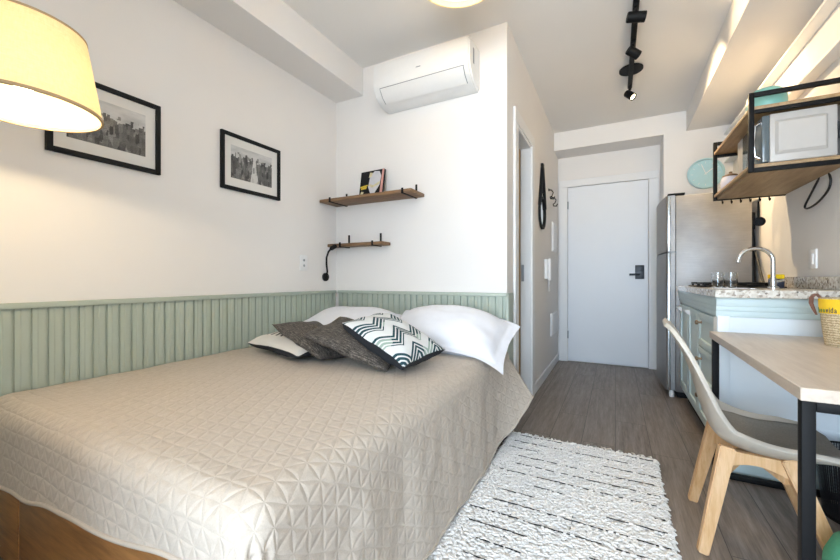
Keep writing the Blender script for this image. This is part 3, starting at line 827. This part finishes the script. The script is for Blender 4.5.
# ------------------------------------------------------------------ kitchen base cabinets, worktop
KX0, KY0, KY1 = .470, 2.42, 3.735
XB = XR-.004
kc = thing('base_cabinet', 'pale aqua kitchen base cabinet with doors and drawers under granite', 'cabinet', (.73, 3.08, 0))
B().box((KX0+.02, KY0+.025, .09), (XB, KY1, .905)).done('body', 'cabinet', kc, smooth=False)
B().box((KX0+.06, KY0+.05, .0), (XB, KY1-.01, .09)).done('plinth', 'blackmatte', kc, smooth=False)
def mould(b, x0, y0, y1):      # stepped moulding on the front, running along Y
    for dx, z0, z1 in ((.0, .86, .905), (.006, .835, .862), (.012, .805, .837)):
        b.box((x0+dx, y0, z0), (x0+.03, y1, z1), .003)
b = B(); mould(b, KX0-.008, KY0+.031, KY1); b.done('front_moulding', 'cabinet', kc)
def shaker(y0, y1, z0, z1, nm, f=.055):
    x = KX0+.004; o_ = B()
    o_.box((x, y0, z0), (x+.018, y0+f, z1), .003).box((x, y1-f, z0), (x+.018, y1, z1), .003).box((x, y0+f, z0), (x+.018, y1-f, z0+f), .003).box((x, y0+f, z1-f), (x+.018, y1-f, z1), .003)
    o_.box((x+.010, y0+f-.004, z0+f-.004), (x+.018, y1-f+.004, z1-f+.004))
    return o_.done(nm, 'cabinet', kc)
def knob(y, z, par, mat='brass', r=.014):
    lm = Matrix.Rotation(-PI/2, 4, 'Y')
    B().lathe([(0, 0), (.009, 0), (.006, .006), (.006, .016), (r, .022), (r, .03), (r*.6, .034), (0, .035)], (KX0+.005, y, z), 18, lm).done('knob', mat, par)
def cup(y, z, par):
    prof = [(0, .0), (-.030, .0), (-.030, -.008), (-.022, -.022), (-.010, -.030), (0, -.032)]
    B().prism([(KX0+.005+a, z-.0+c) for a, c in prof][::-1], 'Y', y-.04, y+.04).done('cup_pull', 'white_plastic', par)
w3 = (KY1-.01-2.99)/2
da = shaker(3.0+w3, KY1-.005, .12, .795, 'door'); db = shaker(2.99, 2.99+w3-.006, .12, .795, 'door')
cup(3.72-.06, .775, da); cup(3.30, .775, db)
zs = (.12, .345, .575, .795)
for k in range(3):
    dr = shaker(2.52, 2.982, zs[k]+.003, zs[k+1]-.003, 'drawer', .045)
    knob(2.86, (zs[k]+zs[k+1])/2+.045, dr)
B().box((KX0-.002, KY0+.02, .09), (KX0+.03, 2.512, .80), .004).done('end_post', 'cabinet_panel', kc)
# end panel facing the table
b = B().box((KX0+.03, KY0+.012, .09), (XB, KY0+.026, .81))
b.box((KX0-.002, KY0, .09), (KX0+.05, KY0+.026, .81), .003)
b.done('end_panel', 'cabinet_panel', kc)
b = B()
for dy, z0, z1 in ((.0, .86, .905), (.006, .835, .862), (.012, .805, .837)): b.box((KX0-.008, KY0-.008+dy, z0), (XB, KY0+.03, z1), .003)
b.done('end_moulding', 'cabinet', kc)
B().box((KX0, KY0-.006, .0), (XB, KY0+.03, .135), .003).done('end_skirting', 'cabinet', kc)
# worktop with a hole for the sink
SX0, SX1, SY0, SY1 = .52, .72, 2.58, 2.92
wt = B(); Z0, Z1 = .907, .945; GX0, GY0 = .449, 2.365
wt.box((GX0, GY0, Z0), (XB, SY0, Z1)).box((GX0, SY1, Z0), (XB, KY1, Z1)).box((GX0, SY0, Z0), (SX0, SY1, Z1)).box((SX1, SY0, Z0), (XB, SY1, Z1))
bmesh.ops.remove_doubles(wt.bm, verts=wt.bm.verts, dist=.0001)
w = wt.done('worktop', 'granite', None, smooth=False); tag(w, 'speckled granite worktop on the pale aqua cabinets', 'worktop')
bs = B().box((XR-.022, GY0, Z1+.0005), (XR-.002, 3.37, 1.013), .002).done('backsplash', 'granite', None); tag(bs, 'low granite backsplash strip along the wall under the switch', 'backsplash')
sk = thing('kitchen_sink', 'stainless steel sink set into the granite worktop', 'sink', (.62, 2.75, Z1))
b = B()
def sfn(u, v):
    a, d = 2*u-1, 2*v-1; m = max(abs(a), abs(d)); k = min(1, max(0, (1-m)/.12))
    return (.62+a*.0995, 2.75+d*.1695, Z1+.0015-.14*(k*k*(3-2*k)))
b.grid(40, 40, sfn); b.done('bowl', 'chrome', sk)
B().lathe([(0, 0), (.025, 0), (.025, .004), (0, .004)], (.62, 2.75, Z1-.137), 20).done('drain', 'grey_plastic', sk)
fc = thing('faucet', 'chrome gooseneck faucet curving over the kitchen sink', 'faucet', (.80, 2.80, Z1))
fx, fy = .787, 2.78
fc.location = (fx, fy, Z1)
B().lathe([(0, 0), (.026, 0), (.026, .01), (.016, .016), (.016, .06), (0, .06)], (fx, fy, Z1), 24).done('base', 'chrome', fc)
pts = [(fx, fy, Z1+.05), (fx, fy, Z1+.155)]
for k in range(0, 17):
    a = PI*k/16*.93; pts.append((fx-.078+.078*math.cos(a), fy-.01*k/16, Z1+.155+.075*math.sin(a)))
pts.append((fx-.158, fy-.012, Z1+.150))
B().tube(pts, .011, 14).done('spout', 'chrome', fc)
B().tube([(fx, fy, Z1+.04), (fx+.02, fy-.03, Z1+.045), (fx+.028, fy-.055, Z1+.05)], [.008, .007, .006], 10).done('lever', 'chrome', fc)
# hob
hb = thing('cooktop', 'black gas cooktop with grates set in the granite worktop', 'cooktop', (.70, 3.27, Z1))
B().box((.50, 3.05, Z1+.0005), (.93, 3.50, Z1+.008), .003).done('plate', 'blackmatte', hb)
for x in (.61, .81):
    for y in (3.16, 3.39):
        B().lathe([(0, 0), (.045, 0), (.045, .008), (.03, .014), (0, .015)], (x, y, Z1+.008), 24).done('burner', 'blackmatte', hb)
for y in (3.16, 3.39):
    b = B()
    for x in (.52, .61, .71, .81, .90): b.box((x-.005, y-.10, Z1+.02), (x+.005, y+.10, Z1+.032), .002)
    for yy in (y-.10, y+.095): b.box((.52, yy, Z1+.02), (.90, yy+.008, Z1+.032), .002)
    for x in (.525, .895):
        for yy in (y-.098, y+.098): b.box((x-.006, yy-.004, Z1+.008), (x+.006, yy+.004, Z1+.022))
    b.done('grate', 'black', hb)
for k, (x, y) in enumerate(((.575, 2.965), (.645, 2.985))):
    g = B().lathe([(0, .0), (.029, .0), (.033, .03), (.034, .095), (.0315, .095), (.030, .03), (.026, .008), (0, .008)], (x, y, Z1+.0008), 32).done('drinking_glass', 'glass', None)
    tag(g, ('clear drinking glass on the worktop, nearer the refrigerator front', 'clear drinking glass on the worktop, nearer the faucet')[k], 'glass', 'drinking glasses')
sp = thing('sponge_holder', 'dark blue sponge holder with yellow sponge behind the faucet', 'sponge holder', (.955, 3.04, Z1))
cxs, cys = .865, 3.0
sp.location = (cxs, cys, Z1)
B().box((cxs-.034, cys-.025, Z1+.0008), (cxs+.030, cys+.025, Z1+.055), .005).done('caddy', 'navy', sp)
B().box((cxs-.036, cys-.026, Z1+.0555), (cxs+.031, cys+.026, Z1+.083), .006, 3).done('sponge', 'yellow', sp)

# ------------------------------------------------------------------ hanging rack with microwave
HX0, HX1, HY0, HY1, HZ0, HZ1 = .615, XR-.003, 2.505, 3.315, 1.553, 1.965
hs = thing('hanging_shelf_rack', 'black metal and wood shelf rack mounted on the right wall', 'shelf', ((HX0+HX1)/2, HY0, HZ0))
s = .022
for y in (HY0, HY1-s):
    b = B()
    for z in (HZ0, HZ1-s): b.box((HX0+s, y, z), (HX1, y+s, z+s), .002)
    b.box((HX0, y, HZ0), (HX0+s, y+s, HZ1), .002).box((HX1-s, y, HZ0+s), (HX1, y+s, HZ1-s), .002)
    b.box((HX0+s, y, HZ1-.108), (HX1-s, y+s, HZ1-.09), .002)
    b.done('end_frame', 'black', hs)
B().box((HX0+.003, HY0+.003, HZ0+s+.0), (HX1, HY1-.003, HZ0+s+.018), .002).done('lower_board', 'plywood', hs)
B().box((HX0+.003, HY0+.003, HZ1-.09), (HX1, HY1-.003, HZ1-.072), .002).done('upper_board', 'plywood', hs)
B().box((HX0+s, HY0+s, HZ0+.006), (HX1, HY1-s, HZ0+s-.0005)).done('underside', 'plywood', hs, smooth=False)
for k in range(6):
    x = HX0+.05+k*.05
    B().tube([(x, HY1-.012, HZ0+.002), (x, HY1-.012, HZ0-.016), (x, HY1-.02, HZ0-.026), (x, HY1-.034, HZ0-.024), (x, HY1-.038, HZ0-.012)], .0035, 8).done('hook', 'black', hs)
ZL = HZ0+s+.018; ZU = HZ1-.072
mw = thing('microwave_oven', 'light grey microwave oven standing inside the hanging rack', 'microwave', (.82, 2.75, ZL))
MX0, MX1, MY0, MY1, MZ0, MZ1 = .675, .955, 2.535, 2.985, ZL+.008, ZL+.268
MZ1 = min(MZ1, HZ1-.115)
M['mw'] = plain('light_grey_microwave_paint', '#b8b4af', .4, var=.01)
M['mwglass'] = plain('smoked_oven_glass', '#5c666a', .12, var=.05)
b = B().box((MX0+.03, MY0, MZ0), (MX1, MY1, MZ1), .006)
b.done('case', 'mw', mw)
def emb(u, v):
    a, d = 2*u-1, 2*v-1
    k = min(1, max(0, (1-abs(a))/.12)); k2 = min(1, max(0, (1-abs(d))/.17)); k = min(k, k2)
    return ((MX0+MX1)/2+.008+a*.098, MY0-.001+.0*k+ (-.012*min(1, k*1.0)), (MZ0+MZ1)/2+d*.088)
e = B(); e.grid(36, 36, emb); e.done('embossed_side', 'mw', mw, auto=30)
B().box((MX0, MY0+.002, MZ0+.004), (MX0+.03, MY1-.11, MZ1-.004), .004).done('door', 'mwglass', mw)
B().box((MX0+.002, MY1-.108, MZ0+.004), (MX0+.03, MY1-.002, MZ1-.004), .004).done('control_panel', 'mw', mw)
B().tube([(MX0, MY0+.03, MZ0+.03), (MX0-.022, MY0+.03, MZ0+.045), (MX0-.026, MY0+.03, (MZ0+MZ1)/2), (MX0-.022, MY0+.03, MZ1-.045), (MX0, MY0+.03, MZ1-.03)], .008, 10).done('handle', 'chrome', mw)
for x in (MX0+.06, MX1-.04):
    for y in (MY0+.05, MY1-.05): B().lathe([(0, 0), (.012, 0), (.012, .009), (0, .009)], (x, y, ZL), 12).done('foot', 'rubber', mw)
cb = B().tube([(MX1-.0, 2.60, 1.80), (MX1+.025, 2.60, 1.78), (MX1+.03, 2.60, 1.70)], .005, 8)
cb.done('cable_entry', 'rubber', mw)
jar = thing('sugar_bowl', 'white ceramic lidded bowl on the far end of the hanging rack', 'bowl', (.69, 3.2, ZL))
B().lathe([(0, .0), (.035, .0), (.05, .02), (.056, .05), (.053, .08), (.046, .095), (0, .095)], (.69, 3.2, ZL+.0005), 32).done('body', 'ceramic', jar)
B().lathe([(.048, .0955), (.045, .105), (.02, .116), (.008, .12), (.011, .13), (0, .135)], (.69, 3.2, ZL+.0), 32).done('lid', 'brass', jar)
tw = B().lathe([(0, .0), (.078, .0), (.084, .01), (.086, .06), (.082, .1), (.062, .128), (.03, .137), (0, .139)], (.728, 2.67, ZU+.0006), 40)
tw = tw.done('tin', 'teal', None); tag(tw, 'teal rounded tin on top of the hanging rack', 'tin')
# power cable looping under the rack
cbl = B().tube([(XR-.012, 2.81, 1.558), (XR-.014, 2.86, 1.52), (XR-.016, 2.93, 1.465), (XR-.016, 2.985, 1.43), (XR-.016, 2.98, 1.412), (XR-.016, 2.93, 1.405), (XR-.016, 2.83, 1.415), (XR-.016, 2.73, 1.45), (XR-.015, 2.69, 1.48), (XR-.014, 2.685, 1.52), (XR-.012, 2.72, 1.558)], .006, 8)
sd = cbl.done('power_cable', 'rubber', None); tag(sd, 'black power cable looping on the wall below the hanging rack', 'cable')
sdm = sd.modifiers.new('sub', 'SUBSURF'); sdm.levels = 2; sdm.render_levels = 2
# utensils hung in the gap behind the rack
t = thing('ladle', 'black ladle hanging from the last hook of the rack', 'ladle', (.856, HY1-.03, 1.5))
B().tube([(.856, HY1-.03, 1.525), (.856, HY1-.03, 1.46), (.856, HY1-.03, 1.40)], [.005, .008, .007], 8).done('handle', 'blackmatte', t)
B().lathe([(0, 0), (.022, .0), (.03, .012), (.031, .02), (.028, .02), (.021, .005), (0, .005)], (.856, HY1-.034, 1.385), 28, Matrix.Rotation(PI/2, 4, 'X')).done('bowl', 'blackmatte', t)
t = thing('gas_hose', 'black gas hose running down the wall beside the refrigerator', 'hose', (XR, 3.86, 1))
B().tube([(XR-.02, 3.93, 1.50), (XR-.025, 3.92, 1.40), (XR-.02, 3.90, 1.28), (XR-.03, 3.88, 1.15), (XR-.03, 3.86, 1.0), (XR-.03, 3.85, .96)], [.016, .02, .018, .022, .02, .018], 10).done('hose', 'rubber', t)
B().box((XR-.035, 3.90, 1.40), (XR-.002, 3.96, 1.54), .004).done('valve', 'blackmatte', t)
B().tube([(XR-.025, 3.86, 1.26), (XR-.03, 3.78, 1.2), (XR-.03, 3.70, 1.08), (XR-.03, 3.64, 1.0), (XR-.03, 3.60, .958)], .009, 8).done('side_hose', 'rubber', t)

# ------------------------------------------------------------------ wall clock
ck = thing('wall_clock', 'round pale turquoise wall clock above the refrigerator', 'clock', (.785, YK, 2.03))
ry = Matrix.Rotation(PI/2, 4, 'X')
M['clockface'] = plain('pale_turquoise_face', '#b5dbe3', .5, var=.02)
M['clockrim'] = plain('turquoise_rim', '#b5d8de', .4, var=.02)
cl = (.785, YK-.002, 2.035)
B().lathe([(.132, 0), (.148, 0), (.15, .01), (.148, .03), (.138, .034), (.132, .03), (.132, 0)], cl, 56, ry, cap=False).done('rim', 'clockrim', ck)
B().lathe([(0, .002), (.133, .002), (.133, .012), (0, .012)], cl, 56, ry).done('dial', 'clockface', ck)
for k in range(12):
    a = k*PI/6; mt = Matrix.Translation((cl[0], cl[1]-.0125, cl[2])) @ Matrix.Rotation(a, 4, 'Y')
    B().box((-.002, -.0008, .1), (.002, .0008, .118), mtx=mt).done('hour_mark', 'white_plastic', ck)
for a, L, w in ((-.35, .1, .0028), (.9, .07, .004)):
    mt = Matrix.Translation((cl[0], cl[1]-.016, cl[2])) @ Matrix.Rotation(a, 4, 'Y')
    B().box((-w, -.001, -.012), (w, .001, L), mtx=mt).done('hand', 'white_plastic', ck)

# ------------------------------------------------------------------ table
TX0, TX1, TY0, TY1, TZ = .4200, .970, 1.255, 2.400, .73
tb_ = thing('dining_table', 'light oak table on black square metal frame legs', 'table', ((TX0+TX1)/2, (TY0+TY1)/2, 0))
B().box((TX0, TY0, TZ-.033), (TX1, TY1, TZ), .0015, 1).done('tabletop', 'tablewood', tb_)
for y in (TY0+.012, TY1-.044):
    w = .027
    for x in (TX0+.006, TX1-.006-w):
        B().box((x, y, .0), (x+w, y+w, TZ-.0335), .002).done('leg', 'black', tb_)
    B().box((TX0+.006+w, y, TZ-.0335-w), (TX1-.006-w, y+w, TZ-.0335), .002).done('top_rail', 'black', tb_)
    B().box((TX0+.006+w, y, .001), (TX1-.006-w, y+w, w), .002).done('floor_rail', 'black', tb_)

tb_.rotation_euler = (0, 0, math.radians(-1.2))
# ------------------------------------------------------------------ chair
ch = thing('dining_chair', 'beige moulded shell chair with grey pad and wooden legs', 'chair', (.44, 1.865, 0), None, math.radians(-4))
# side profile in local (x forward, z), origin at chair centre on the floor
prof = [(-.262, .812), (-.24, .785), (-.196, .70), (-.162, .60), (-.135, .495), (-.098, .408), (-.03, .368), (.06, .355), (.15, .363), (.21, .374), (.245, .368), (.262, .35)]
halfw = [.12, .155, .185, .205, .215, .218, .215, .212, .21, .2, .18, .15]
lift = [.0, .006, .013, .024, .044, .070, .076, .070, .06, .038, .016, .0]
def sample(arr, f):
    x = f*(len(arr)-1); i = min(int(x), len(arr)-2); k = x-i
    p0 = arr[max(i-1, 0)]; p1 = arr[i]; p2 = arr[i+1]; p3 = arr[min(i+2, len(arr)-1)]
    def cr(a, b_, c, d): return .5*((2*b_)+(-a+c)*k+(2*a-5*b_+4*c-d)*k*k+(-a+3*b_-3*c+d)*k**3)
    if isinstance(p0, tuple): return tuple(cr(*q_) for q_ in zip(p0, p1, p2, p3))
    return cr(p0, p1, p2, p3)
def shell(u, v, off=0., wk=1.):
    x, z = sample(prof, u); x2, z2 = sample(prof, min(1, u+.01)); x1, z1 = sample(prof, max(0, u-.01))
    tx, tz = x2-x1, z2-z1; L = math.hypot(tx, tz); nx, nz = -tz/L, tx/L     # normal towards the sitter
    a = (2*v-1)*wk; w = sample(halfw, u); lf = sample(lift, u)
    k = abs(a)**3.0*lf+off
    return Vector((x+nx*k, a*w*(1-.06*abs(a)**4), z+nz*k))
cw = world_of(ch)
def lp(p): return cw @ Vector(p)
b = B(); b.grid(70, 40, lambda u, v: lp(shell(u, v)))
so = b.done('seat_shell', 'shell', ch, auto=0)
m_ = so.modifiers.new('thick', 'SOLIDIFY'); m_.thickness = .017; m_.offset = 1
m2 = so.modifiers.new('round', 'BEVEL'); m2.width = .004; m2.segments = 2; m2.limit_method = 'ANGLE'
b = B()
def padf(u, v):
    f = .44+.49*u; a = abs(2*v-1); e = min(1, max(0, (1-max(a, abs(2*u-1)))/.12))
    return lp(shell(f, v, .014+.020*math.sin(e*PI/2), .84-.25*max(0, abs(2*u-1)-.55)))
b.grid(40, 30, padf); po = b.done('seat_pad', 'pad', ch, auto=0)
m_ = po.modifiers.new('thick', 'SOLIDIFY'); m_.thickness = .012; m_.offset = -1
def leg(p0, p1, r0, r1):
    b = B(); p0, p1 = Vector(p0), Vector(p1); d = (p1-p0)
    b.tube([lp(p0), lp(p0+d*.5), lp(p1)], [r0, (r0+r1)/2, r1], 4, sq=True)
    bmesh.ops.bevel(b.bm, geom=list(b.bm.edges), offset=.004, segments=2, affect='EDGES')
    return b.done('leg', 'legwood', ch)
tops = {(-1, -1): (-.068, -.14, .388), (-1, 1): (-.068, .14, .388), (1, -1): (.095, -.14, .382), (1, 1): (.095, .14, .382)}
feet = {(-1, -1): (-.145, -.19, 0), (-1, 1): (-.145, .19, 0), (1, -1): (.235, -.205, 0), (1, 1): (.235, .205, 0)}
for k in tops: leg(tops[k], feet[k], .034, .024)
def brace(p0, p1, drop):
    p0, p1 = Vector(p0), Vector(p1); d = p1-p0; s_ = Vector((-d.y, d.x, 0)).normalized()*.012; b = B(); n = 14
    rows = []
    for i in range(n+1):
        f = i/n; c = p0+d*f; low = -.058+drop*math.sin(PI*f)
        rows.append([b.bm.verts.new(lp(c+s_*q_+Vector((0, 0, h_)))) for q_, h_ in ((-1, .0), (1, .0), (1, low), (-1, low))])
    for A, C in zip(rows, rows[1:]):
        for k in range(4): b.bm.faces.new((A[k], A[(k+1) % 4], C[(k+1) % 4], C[k]))
    b.bm.faces.new(rows[0]); b.bm.faces.new(rows[-1]); b.done('brace', 'legwood', ch)
brace((-.068, -.14, .352), (.095, .14, .350), .022); brace((-.068, .14, .3525), (.095, -.14, .3505), .022)
brace((-.068, -.141, .378), (.095, -.141, .374), .022); brace((-.068, .141, .378), (.095, .141, .374), .022)

# ------------------------------------------------------------------ tote on the table, bin, pouf
bg = thing('straw_tote', 'straw tote basket with yellow printed band on the table', 'basket', (.71, 1.60, TZ))
bx, by = .850, 2.10
BR = Matrix.Rotation(math.radians(-36), 3, 'Z')
bg.location = (bx, by, TZ)
def bagp(u, v, o=0.):
    a = 2*PI*u; z = .192*v; s_ = 1+.17*v+.03*math.sin(PI*v)
    rx, ry_ = (.091+o)*s_, (.072+o)*s_
    q = 2.6; c, s2 = math.cos(a), math.sin(a)
    return BR @ Vector((rx*math.copysign(abs(c)**(2/q), c), ry_*math.copysign(abs(s2)**(2/q), s2), 0)) + Vector((bx, by, TZ+.001+z))
b = B(); b.grid(72, 24, lambda u, v: bagp(u, v)); bmesh.ops.remove_doubles(b.bm, verts=b.bm.verts, dist=.0003)
es = [e_ for e_ in b.bm.edges if e_.is_boundary and e_.verts[0].co.z < TZ+.01]
bmesh.ops.holes_fill(b.bm, edges=es, sides=0)
bo = b.done('basket_body', 'straw', bg)
m_ = bo.modifiers.new('thick', 'SOLIDIFY'); m_.thickness = .006; m_.offset = -1
b = B(); b.grid(72, 6, lambda u, v: bagp(u, .68+.30*v, .003)); band = b.done('yellow_band', 'cream_cloth', bg)
M['lettergreen'] = plain('green_letters', '#3c7a3e', .8); M['letterblue'] = plain('dark_letters', '#22304f', .8)
def bagtext(txt, x, size, mat, nm):
    # lettering wrapped round the front of the band, one letter after another
    adv = {'b': .62, 'e': .58, 'n': .6, 'v': .52, 'i': .27, 'd': .62, 'a': .58}
    for chx in txt:
        w_ = adv[chx]*size*.6; rr = .0945*1.155
        u = (PI+math.acos(min(1, (abs(x+w_/2)/rr))**1.3))/(2*PI); p = bagp(u, .70, .0042)
        t_ = (bagp(u+.004, .70, .0042)-bagp(u-.004, .70, .0042)).normalized()
        up_ = (bagp(u, .82, .0042)-p); up_ = (up_-t_*up_.dot(t_)).normalized(); n_ = t_.cross(up_)
        mt = Matrix((t_*.6, up_, n_)).transposed().to_4x4(); mt.translation = p-t_*w_*.5
        text_mesh(nm, chx, size, M[mat], band, mt)
        x += w_
    return x
xe = bagtext('ben', -.1015, .028, 'lettergreen', 'green_letter'); bagtext('vida', xe, .031, 'letterblue', 'dark_letter')
for sx in (-1,):
    b = B(); L_ = lambda x, y, z: BR @ Vector((x, y, 0)) + Vector((bx, by, TZ+z))
    hp_ = [L_(-.104, -.01, .190), L_(-.118, -.012, .209), L_(-.131, -.014, .193), L_(-.132, -.016, .168), L_(-.123, -.018, .142), L_(-.114, -.02, .12)]
    wv_ = [.006, .007, .0075, .0075, .006, .003]; rows = []
    for i_, p in enumerate(hp_):
        rows.append([b.bm.verts.new(p+Vector((a*.6, -a*.8, 0))*wv_[i_]+Vector((.8, .6, 0))*c_*.0018) for a, c_ in ((-1, -1), (1, -1), (1, 1), (-1, 1))])
    for A, C in zip(rows, rows[1:]):
        for k in range(4): b.bm.faces.new((A[k], A[(k+1) % 4], C[(k+1) % 4], C[k]))
    b.bm.faces.new(rows[0]); b.bm.faces.new(rows[-1])
    b.done('handle', 'brown_leather', bg)
bn = thing('waste_bin', 'black wire mesh waste bin on the floor under the table', 'bin', (.80, 2.2, 0))
wx, wy = .885, 2.2
bn.location = (wx, wy, 0)
b = B(); R_ = lambda v: .098+.027*v
b.grid(48, 1, lambda u, v: (wx+R_(v)*math.cos(2*PI*u), wy+R_(v)*math.sin(2*PI*u), .004+.27*v), lambda u, v: (u, v))
b.done('mesh_wall', 'mesh', bn)
B().lathe([(0, 0), (.1, 0), (.101, .012), (0, .012)], (wx, wy, .0005), 40).done('bottom', 'black', bn)
B().tube([(wx+.126*math.cos(2*PI*k/48), wy+.126*math.sin(2*PI*k/48), .275) for k in range(48)], .004, 8, closed=True).done('rim', 'black', bn)
gp = thing('pouf', 'small round green pouf under the table near the front leg', 'pouf', (.66, 1.5, 0))
B().lathe([(0, 0), (.10, 0), (.13, .02), (.145, .07), (.147, .14), (.142, .20), (.125, .245), (.09, .268), (.04, .274), (0, .273)], (.675, 1.475, .0), 56).done('cushion', 'green', gp)
B().lathe([(0, .271), (.01, .271), (.012, .277), (.0, .280)], (.675, 1.475, .0), 16).done('button', 'green', gp)

# ------------------------------------------------------------------ lights
def light(name, kind, loc, energy, col, size=None, target=None, **kw):
    l = bpy.data.lights.new(name, kind); l.energy = energy; l.color = col
    if size is not None:
        if kind == 'AREA': l.shape = 'RECTANGLE'; l.size, l.size_y = size
        else: l.shadow_soft_size = size
    for k, v in kw.items(): setattr(l, k, v)
    o = bpy.data.objects.new(name, l); COL.objects.link(o); o.location = loc
    if target is not None: o.rotation_euler = (Vector(target)-Vector(loc)).to_track_quat('-Z', 'Y').to_euler()
    return o
WARM = (1., .74, .42)
w = bpy.data.worlds.new('World'); SC.world = w; w.use_nodes = True
wt_ = w.node_tree; bgn = wt_.nodes['Background']
tcw = wt_.nodes.new('ShaderNodeTexCoord'); sxw = wt_.nodes.new('ShaderNodeSeparateXYZ'); rmw = wt_.nodes.new('ShaderNodeValToRGB')
wt_.links.new(tcw.outputs['Generated'], sxw.inputs[0]); mpw = wt_.nodes.new('ShaderNodeMapRange')
mpw.inputs['From Min'].default_value = -1; mpw.inputs['From Max'].default_value = 1
wt_.links.new(sxw.outputs[2], mpw.inputs[0]); wt_.links.new(mpw.outputs[0], rmw.inputs[0])
e_ = rmw.color_ramp.elements          # below the horizon an added bright glow to lift the ceiling, pale sky above
e_[0].position = .47; e_[0].color = (.88, .95, 1., 1); e_[1].position = .52; e_[1].color = (.50, .65, .82, 1)
wt_.links.new(rmw.outputs[0], bgn.inputs[0]); bgn.inputs[1].default_value = 22.
po_ = light('window_portal', 'AREA', ((WX0+WX1)/2, YW-.02, (WZ0+WZ1)/2), 1, (1, 1, 1), (WX1-WX0, WZ1-WZ0), ((WX0+WX1)/2, 5, (WZ0+WZ1)/2))
po_.data.cycles.is_portal = True
light('floor_lamp_bulb', 'POINT', (LX, LY, 1.555), 22, (1., .79, .48), .03)
light('ceiling_lamp_bulb', 'POINT', (PCX, PCY, 2.42), 3, (1., .86, .68), .08)
light('ceiling_lamp_up', 'POINT', (PCX, PCY, 2.58), 10, (1., .8, .5), .05)
for (p, d), e, an in zip(SP, (10, 20, 100, 95), (70, 62, 74, 95)):
    light('track_spot', 'SPOT', p, e, WARM, .02, Vector(p)+d, spot_size=math.radians(an), spot_blend=.8)

# ------------------------------------------------------------------ camera and view
cam = bpy.data.cameras.new('Camera'); co = bpy.data.objects.new('Camera', cam); COL.objects.link(co)
co.location = (0, 0, 1.0); co.rotation_euler = (PI/2, 0, math.radians(27.7))
cam.sensor_width = 36; cam.lens = 372/840*36; cam.shift_y = (279-280)/840*-1; cam.clip_start = .02
cam.shift_y = -(280-279)/840
SC.camera = co
vs = SC.view_settings
vs.view_transform = 'Standard'; vs.look = 'None'; vs.gamma = 1; vs.use_curve_mapping = False; vs.exposure = -0.22
